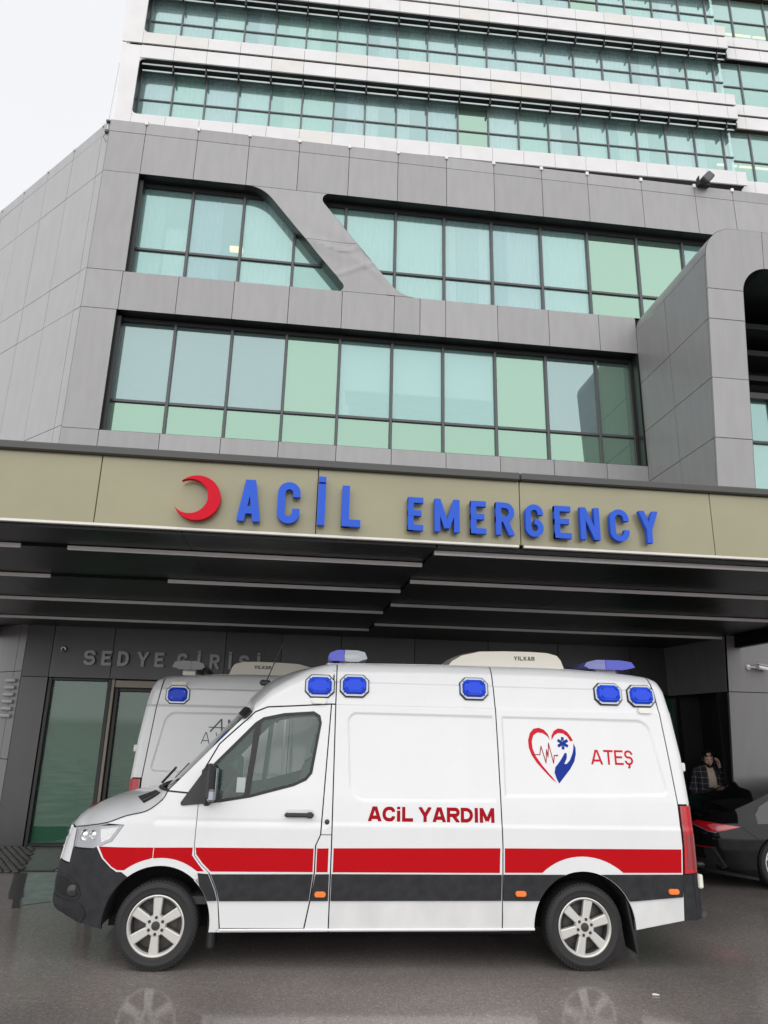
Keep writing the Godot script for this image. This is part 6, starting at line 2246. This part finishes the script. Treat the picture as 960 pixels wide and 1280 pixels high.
# ------------------------------------------------------------------ the person
class Field:
	var a := PackedVector3Array()
	var b := PackedVector3Array()
	var ra := PackedFloat32Array()
	var rb := PackedFloat32Array()
	var sq := PackedVector3Array()
	var k := 0.03
	var cuts := []

	func bone(p: Vector3, q: Vector3, r0: float, r1: float, squash := Vector3.ONE) -> void:
		a.append(p); b.append(q); ra.append(r0); rb.append(r1); sq.append(squash)

	func d(p: Vector3) -> float:
		var best := 10.0
		for i in a.size():
			var o := a[i]
			var v := p - o
			var s := sq[i]
			var ab := b[i] - o
			var t := clampf(v.dot(ab) / maxf(ab.length_squared(), 1e-9), 0.0, 1.0)
			var w := (v - ab * t) * s
			var e := w.length() - lerpf(ra[i], rb[i], t)
			var h := maxf(k - absf(best - e), 0.0)
			best = minf(best, e) - h * h / (4.0 * k)
		for c in cuts:
			best = maxf(best, c.call(p))
		return best

	func mesh(lo: Vector3, hi: Vector3, cell: float, mb: MB) -> void:
		var n := Vector3i(((hi - lo) / cell).ceil()) + Vector3i.ONE
		var g := PackedFloat32Array()
		g.resize(n.x * n.y * n.z)
		for z in n.z:
			for y in n.y:
				var x := 0
				while x < n.x:
					var e := d(lo + Vector3(x, y, z) * cell)
					g[(z * n.y + y) * n.x + x] = e
					x += 1
					# far from the surface: the next cells keep the sign
					var skip := int((absf(e) - 0.02) * 0.6 / cell) - 1
					while skip > 0 and x < n.x:
						g[(z * n.y + y) * n.x + x] = e
						x += 1
						skip -= 1
		var at := {}
		var nn := {}
		for z in n.z - 1:
			for y in n.y - 1:
				for x in n.x - 1:
					var base := (z * n.y + y) * n.x + x
					var f := [g[base], g[base + 1], g[base + n.x], g[base + n.x + 1], g[base + n.x * n.y], g[base + n.x * n.y + 1], g[base + n.x * n.y + n.x], g[base + n.x * n.y + n.x + 1]]
					var neg := 0
					for v in f:
						if v < 0: neg += 1
					if neg == 0 or neg == 8:
						continue
					var sum := Vector3.ZERO
					var cnt := 0
					for e in [[0, 1], [2, 3], [4, 5], [6, 7], [0, 2], [1, 3], [4, 6], [5, 7], [0, 4], [1, 5], [2, 6], [3, 7]]:
						var fa: float = f[e[0]]
						var fb: float = f[e[1]]
						if (fa < 0) == (fb < 0):
							continue
						var t := fa / (fa - fb)
						var pa := Vector3(e[0] & 1, (e[0] >> 1) & 1, (e[0] >> 2) & 1)
						var pb := Vector3(e[1] & 1, (e[1] >> 1) & 1, (e[1] >> 2) & 1)
						sum += pa.lerp(pb, t)
						cnt += 1
					var p := lo + (Vector3(x, y, z) + sum / cnt) * cell
					at[base] = p
					var q := cell * 0.5
					nn[base] = Vector3(d(p + Vector3(q, 0, 0)) - d(p - Vector3(q, 0, 0)), d(p + Vector3(0, q, 0)) - d(p - Vector3(0, q, 0)), d(p + Vector3(0, 0, q)) - d(p - Vector3(0, 0, q))).normalized()
		var st := [1, n.x, n.x * n.y]
		for z in range(1, n.z - 1):
			for y in range(1, n.y - 1):
				for x in range(1, n.x - 1):
					var base := (z * n.y + y) * n.x + x
					for ax in 3:
						if (g[base] < 0) == (g[base + st[ax]] < 0):
							continue
						var u: int = st[(ax + 1) % 3]
						var v: int = st[(ax + 2) % 3]
						var q := [base, base - u, base - u - v, base - v]
						if not (at.has(q[0]) and at.has(q[1]) and at.has(q[2]) and at.has(q[3])):
							continue
						mb.put(at[q[0]], at[q[1]], at[q[2]], nn[q[0]], nn[q[1]], nn[q[2]])
						mb.put(at[q[0]], at[q[2]], at[q[3]], nn[q[0]], nn[q[2]], nn[q[3]])


func plaid() -> ImageTexture:
	var im := Image.create(64, 64, false, Image.FORMAT_RGB8)
	for y in 64:
		for x in 64:
			var c := Color(0.075, 0.075, 0.10)
			var sx := x % 64
			var sy := y % 64
			var k := 0.0
			if sx < 20: k += 0.045
			if sy < 20: k += 0.045
			if sx > 30 and sx < 36: k += 0.42
			if sy > 30 and sy < 36: k += 0.42
			if sx > 46 and sx < 49: k += 0.3
			if sy > 46 and sy < 49: k += 0.3
			if (x + y) % 2: k *= 0.7
			im.set_pixel(x, y, Color(c.r + k, c.g + k * 0.98, c.b + k * 1.02))
	return ImageTexture.create_from_image(im)


func hand(f: Field, wrist: Transform3D, curl: float, thumb_side: float) -> void:
	# local axes: y along the fingers, z out of the palm, x across; fingers of unequal length
	f.bone(wrist * Vector3(0, -0.03, 0), wrist * Vector3(0, 0.02, 0), 0.026, 0.028, Vector3.ONE)
	for i in 4:
		var x := (i - 1.5) * 0.021 * -thumb_side
		f.bone(wrist * Vector3(x * 0.5, 0.01, 0), wrist * Vector3(x, 0.082, 0.0), 0.017, 0.012)
		var l: float = [0.040, 0.046, 0.043, 0.033][i]
		var p := Vector3(x, 0.085, 0)
		var ang := curl * (0.8 + 0.12 * i)
		for s in 3:
			var q: Vector3 = p + Vector3(0.0, cos(ang), sin(ang)) * l * [1.0, 0.62, 0.48][s]
			f.bone(wrist * p, wrist * q, [0.0098, 0.0088, 0.0080][s], [0.0088, 0.0080, 0.0070][s])
			p = q
			ang += curl * [0.9, 0.7, 0.5][s]
	var t0 := Vector3(thumb_side * 0.026, 0.012, 0.012)
	var t1 := t0 + Vector3(thumb_side * 0.026, 0.032, 0.016)
	var t2 := t1 + Vector3(thumb_side * 0.006, 0.032, 0.012)
	var t3 := t2 + Vector3(thumb_side * -0.004, 0.024, 0.006)
	f.bone(wrist * t0, wrist * t1, 0.016, 0.0125)
	f.bone(wrist * t1, wrist * t2, 0.0115, 0.0100)
	f.bone(wrist * t2, wrist * t3, 0.0098, 0.0080)


func person() -> void:
	var skin := mat("skin", lin(0.64, 0.43, 0.34), 0.55)
	skin.subsurf_scatter_enabled = true
	skin.subsurf_scatter_strength = 0.1
	mat("hair", lin(0.012, 0.010, 0.009), 0.7)
	tri_tex(mat("plaid_cloth", Color(1, 1, 1), 0.9), plaid(), Vector3(11, 11, 11), false)
	mat("tan_cloth", lin(0.62, 0.50, 0.41), 0.9)
	mat("tan_cloth_pale", lin(0.68, 0.58, 0.5), 0.9)
	mat("trouser_cloth", lin(0.02, 0.021, 0.025), 0.9)
	mat("shoe", lin(0.02, 0.018, 0.017), 0.6)
	var P := thing("person", "bearded man in a dark plaid shirt, phone at his ear, behind the black car", "person", Vector3(7.06, 0.0, -12.16), deg_to_rad(-18))
	# joints
	var sl := Vector3(0.195, 1.415, -0.01)
	var sr := Vector3(-0.195, 1.405, -0.01)
	var el := Vector3(0.275, 1.165, 0.10)
	var er := Vector3(-0.265, 1.13, 0.0)
	var wl := Vector3(0.165, 1.455, 0.155)
	var wr := Vector3(-0.235, 0.90, 0.085)
	var hb := Transform3D(Basis(Vector3.UP, 0.15) * Basis(Vector3.RIGHT, 0.38) * Basis(Vector3(0, 0, 1), 0.1), Vector3(0.012, 1.50, 0.0))
	# body: one skin from head to feet
	var f := Field.new()
	f.k = 0.035
	f.bone(Vector3(0, 1.40, -0.01), hb * Vector3(0, 0.06, 0.0), 0.066, 0.056)
	f.bone(Vector3(0.1, 1.38, 0), Vector3(-0.1, 1.38, 0), 0.085, 0.085)
	f.bone(Vector3(0.07, 1.3, 0.01), Vector3(0.06, 1.05, 0.01), 0.115, 0.105)
	f.bone(Vector3(-0.07, 1.3, 0.01), Vector3(-0.06, 1.05, 0.01), 0.115, 0.105)
	f.bone(Vector3(0.07, 0.95, 0), Vector3(-0.07, 0.95, 0), 0.115, 0.115)
	f.bone(sl, el, 0.052, 0.040); f.bone(el, wl, 0.040, 0.027)
	f.bone(sr, er, 0.052, 0.040); f.bone(er, wr, 0.040, 0.027)
	for s in [-1.0, 1.0]:
		f.bone(Vector3(s * 0.095, 0.90, 0), Vector3(s * 0.11, 0.48, 0.01), 0.085, 0.055)
		f.bone(Vector3(s * 0.11, 0.48, 0.01), Vector3(s * 0.12, 0.09, -0.02), 0.055, 0.036)
		f.bone(Vector3(s * 0.12, 0.05, -0.03), Vector3(s * 0.14, 0.03, 0.16), 0.035, 0.028)
	var body := MB.new()
	f.mesh(Vector3(-0.36, -0.02, -0.2), Vector3(0.38, 1.56, 0.3), 0.02, body)
	# head
	var h := Field.new()
	h.k = 0.018
	h.bone(hb * Vector3(0, 0.155, -0.012), hb * Vector3(0, 0.16, 0.012), 0.086, 0.082, Vector3(1.12, 1, 1))
	h.bone(hb * Vector3(0, 0.10, 0.03), hb * Vector3(0, 0.045, 0.055), 0.066, 0.040)
	h.bone(hb * Vector3(0, -0.03, -0.01), hb * Vector3(0, 0.08, -0.005), 0.056, 0.056)
	h.bone(hb * Vector3(0, 0.125, 0.088), hb * Vector3(0, 0.092, 0.112), 0.011, 0.015)
	for s in [-1.0, 1.0]:
		h.bone(hb * Vector3(s * 0.018, 0.142, 0.082), hb * Vector3(s * 0.048, 0.140, 0.066), 0.012, 0.010)
		h.bone(hb * Vector3(s * 0.040, 0.10, 0.062), hb * Vector3(s * 0.046, 0.092, 0.045), 0.022, 0.022)
		h.bone(hb * Vector3(s * 0.080, 0.138, -0.012), hb * Vector3(s * 0.080, 0.098, -0.006), 0.014, 0.010, Vector3(1.6, 1, 1))
		h.bone(hb * Vector3(s * 0.008, 0.086, 0.105), hb * Vector3(s * 0.014, 0.088, 0.098), 0.008, 0.007)
	h.bone(hb * Vector3(-0.018, 0.060, 0.092), hb * Vector3(0.018, 0.060, 0.092), 0.0075, 0.0075)
	h.mesh(hb.origin + Vector3(-0.13, -0.02, -0.13), hb.origin + Vector3(0.14, 0.28, 0.2), 0.0055, body)
	# hands
	var lhand := Transform3D(Basis(Vector3(0, 1, 0), -1.75) * Basis(Vector3(0, 0, 1), -0.18), wl + Vector3(-0.005, 0.03, -0.002))
	var hf := Field.new()
	hf.k = 0.006
	hand(hf, lhand, 0.55, -1.0)
	hf.mesh(lhand.origin - Vector3(0.13, 0.07, 0.13), lhand.origin + Vector3(0.13, 0.22, 0.13), 0.0048, body)
	var rhand := Transform3D(Basis(Vector3(0, 1, 0), 1.4) * Basis(Vector3(1, 0, 0), PI + 0.1), wr + Vector3(0.002, -0.03, 0.008))
	var rf := Field.new()
	rf.k = 0.006
	hand(rf, rhand, 0.35, -1.0)
	rf.mesh(rhand.origin - Vector3(0.12, 0.22, 0.12), rhand.origin + Vector3(0.12, 0.07, 0.12), 0.0055, body)
	obj("body", body, skin, P)
	# eyes
	for s in [-1.0, 1.0]:
		var e := MB.new()
		e.xf = Transform3D(hb.basis * Basis(Vector3.RIGHT, PI / 2), hb * Vector3(s * 0.031, 0.122, 0.074))
		e.lathe([Vector2(0, -0.011), Vector2(0.008, -0.007), Vector2(0.011, 0.0), Vector2(0.008, 0.007), Vector2(0, 0.011)], 12)
		obj("eye", e, M.hair, P)
		var br := MB.new()
		br.tube([hb * Vector3(s * 0.014, 0.148, 0.093), hb * Vector3(s * 0.032, 0.152, 0.088), hb * Vector3(s * 0.052, 0.144, 0.070)], 0.0055, 6)
		obj("eyebrow", br, M.hair, P)
	# hair and beard
	var hr := Field.new()
	hr.k = 0.02
	hr.bone(hb * Vector3(0, 0.175, -0.02), hb * Vector3(0, 0.205, 0.03), 0.088, 0.068, Vector3(1.08, 1, 1))
	hr.bone(hb * Vector3(0, 0.12, -0.045), hb * Vector3(0, 0.09, -0.05), 0.066, 0.05)
	for s in [-1.0, 1.0]:
		hr.bone(hb * Vector3(s * 0.066, 0.175, 0.01), hb * Vector3(s * 0.074, 0.12, 0.014), 0.028, 0.012)
	hr.bone(hb * Vector3(-0.03, 0.232, 0.06), hb * Vector3(0.035, 0.238, 0.06), 0.032, 0.034)
	hr.cuts.append(func(p: Vector3): return (hb.affine_inverse() * p).dot(Vector3(0, -0.55, 0.84)) + 0.041)
	var hair := MB.new()
	hr.mesh(hb.origin + Vector3(-0.14, 0.02, -0.17), hb.origin + Vector3(0.15, 0.32, 0.17), 0.007, hair)
	obj("hair", hair, M.hair, P)
	var bd := Field.new()
	bd.k = 0.015
	for s in [-1.0, 1.0]:
		bd.bone(hb * Vector3(s * 0.070, 0.115, 0.016), hb * Vector3(s * 0.055, 0.055, 0.04), 0.011, 0.020)
		bd.bone(hb * Vector3(s * 0.055, 0.055, 0.04), hb * Vector3(s * 0.015, 0.030, 0.078), 0.020, 0.022)
		bd.bone(hb * Vector3(s * 0.026, 0.062, 0.084), hb * Vector3(s * 0.008, 0.075, 0.098), 0.008, 0.007)
	bd.bone(hb * Vector3(-0.015, 0.028, 0.078), hb * Vector3(0.015, 0.028, 0.078), 0.024, 0.024)
	bd.bone(hb * Vector3(-0.008, 0.045, 0.093), hb * Vector3(0.008, 0.045, 0.093), 0.009, 0.009)
	var beard := MB.new()
	bd.mesh(hb.origin + Vector3(-0.12, -0.06, -0.03), hb.origin + Vector3(0.13, 0.16, 0.2), 0.006, beard)
	obj("beard", beard, M.hair, P)
	# tan top
	var te := Field.new()
	te.k = 0.05
	te.bone(Vector3(0.08, 1.39, 0), Vector3(-0.08, 1.39, 0), 0.092, 0.092)
	te.bone(Vector3(0.07, 1.3, 0.01), Vector3(0.062, 1.02, 0.01), 0.122, 0.116)
	te.bone(Vector3(-0.07, 1.3, 0.01), Vector3(-0.062, 1.02, 0.01), 0.122, 0.116)
	te.cuts.append(func(p: Vector3): return 0.055 - Vector2(p.x, p.z + 0.0).length() if p.y > 1.45 else -1.0)
	te.cuts.append(func(p: Vector3): return 0.93 - p.y)
	var tee := MB.new()
	te.mesh(Vector3(-0.24, 0.9, -0.18), Vector3(0.24, 1.52, 0.2), 0.016, tee)
	obj("top", tee, M.tan_cloth, P)
	for k in 3:
		var fold := MB.new()
		var x := -0.02 + 0.033 * k
		fold.tube([Vector3(x, 1.40, 0.098), Vector3(x + 0.012, 1.28, 0.136), Vector3(x + 0.02, 1.12, 0.138), Vector3(x + 0.03, 0.97, 0.132)], 0.009, 6)
		obj("fold", fold, M.tan_cloth_pale, P)
	# open plaid shirt
	var sh := Field.new()
	sh.k = 0.045
	sh.bone(Vector3(0.10, 1.40, -0.01), Vector3(-0.10, 1.40, -0.01), 0.098, 0.098)
	sh.bone(Vector3(0.075, 1.3, 0.01), Vector3(0.085, 0.86, 0.01), 0.136, 0.142)
	sh.bone(Vector3(-0.075, 1.3, 0.01), Vector3(-0.085, 0.86, 0.01), 0.136, 0.142)
	sh.bone(sl + Vector3(-0.02, 0, 0), el, 0.074, 0.062); sh.bone(el, wl.lerp(el, 0.03), 0.062, 0.042)
	sh.bone(sr + Vector3(0.02, 0, 0), er, 0.074, 0.062); sh.bone(er, wr.lerp(er, 0.06), 0.062, 0.045)
	sh.bone(Vector3(0.065, 1.475, -0.02), Vector3(-0.065, 1.475, -0.02), 0.040, 0.040)
	sh.bone(Vector3(0.07, 1.47, 0.0), Vector3(0.085, 1.40, 0.075), 0.030, 0.022)
	sh.bone(Vector3(-0.07, 1.47, 0.0), Vector3(-0.05, 1.40, 0.085), 0.030, 0.022)
	sh.cuts.append(func(p: Vector3): return minf(p.z - 0.02, 0.052 + (1.42 - p.y) * 0.05 - absf(p.x - 0.028 - (1.4 - p.y) * 0.05)) if p.y < 1.5 else -1.0)
	sh.cuts.append(func(p: Vector3): return 0.058 - Vector2(p.x, p.z + 0.005).length() if p.y > 1.44 else -1.0)
	sh.cuts.append(func(p: Vector3): return 0.80 - p.y)
	var shirt := MB.new()
	sh.mesh(Vector3(-0.40, 0.78, -0.22), Vector3(0.42, 1.56, 0.26), 0.0135, shirt)
	obj("plaid_shirt", shirt, M.plaid_cloth, P)
	var tr := Field.new()
	tr.k = 0.04
	tr.bone(Vector3(0.075, 0.93, 0), Vector3(-0.075, 0.93, 0), 0.125, 0.125)
	for s in [-1.0, 1.0]:
		tr.bone(Vector3(s * 0.095, 0.88, 0), Vector3(s * 0.11, 0.48, 0.01), 0.10, 0.075)
		tr.bone(Vector3(s * 0.11, 0.48, 0.01), Vector3(s * 0.12, 0.09, -0.015), 0.075, 0.066)
	tr.cuts.append(func(p: Vector3): return 0.06 - p.y)
	var trm := MB.new()
	tr.mesh(Vector3(-0.26, 0.02, -0.18), Vector3(0.26, 1.08, 0.2), 0.02, trm)
	obj("trousers", trm, M.trouser_cloth, P)
	for s in [-1.0, 1.0]:
		var so := Field.new()
		so.bone(Vector3(s * 0.12, 0.05, -0.045), Vector3(s * 0.145, 0.042, 0.18), 0.05, 0.042)
		so.cuts.append(func(p: Vector3): return 0.003 - p.y)
		var sm := MB.new()
		so.mesh(Vector3(s * 0.13 - 0.1, -0.02, -0.13), Vector3(s * 0.13 + 0.1, 0.14, 0.28), 0.014, sm)
		obj("shoe", sm, M.shoe, P)
	# the phone between his hand and his ear
	var ph := MB.new()
	ph.cbox(Vector3(-0.005, -0.075, -0.036), Vector3(0.005, 0.075, 0.036), 0.004)
	var o := obj("phone", ph, M.plastic_dark)
	o.transform = P.transform * Transform3D(Basis(Vector3(1, 0, 0), 0.55) * Basis(Vector3(0, 0, 1), -0.14), Vector3(0.118, 1.575, 0.072))
	tag(o, "dark phone held against the bearded man's ear", "phone")


# small pale scraps on the road
func scraps() -> void:
	var i := 0
	for s in [[-1.46, -5.72, 0.05, "small white scrap on the road in front of the ambulance's front wheel"], [1.32, -5.62, 0.045, "small pale scrap on the road below the middle of the ambulance"], [3.02, -6.3, 0.028, "tiny white scrap on the road by the ambulance's rear wheel"]]:
		var mb := MB.new()
		var p := blob(Vector2.ZERO, s[2], s[2] * 0.45, 70 + i, 0.5)
		mb.xf = Transform3D(Basis(Vector3.RIGHT, -PI / 2), Vector3(0, 0.005, 0))
		mb.prism(p, 0.0, 0.006)
		var o := obj("paper_scrap", mb, M.paper)
		o.position = Vector3(s[0], 0, s[1])
		tag(o, s[3], "litter")
		i += 1


func everything_else() -> void:
	scraps()
	ambulances()
	dark_car()
	person()


func _ready() -> void:
	rng.seed = 20240
	materials()
	setting()
	podium()
	canopy()
	tower()
	signs()
	roof_bits()
	everything_else()
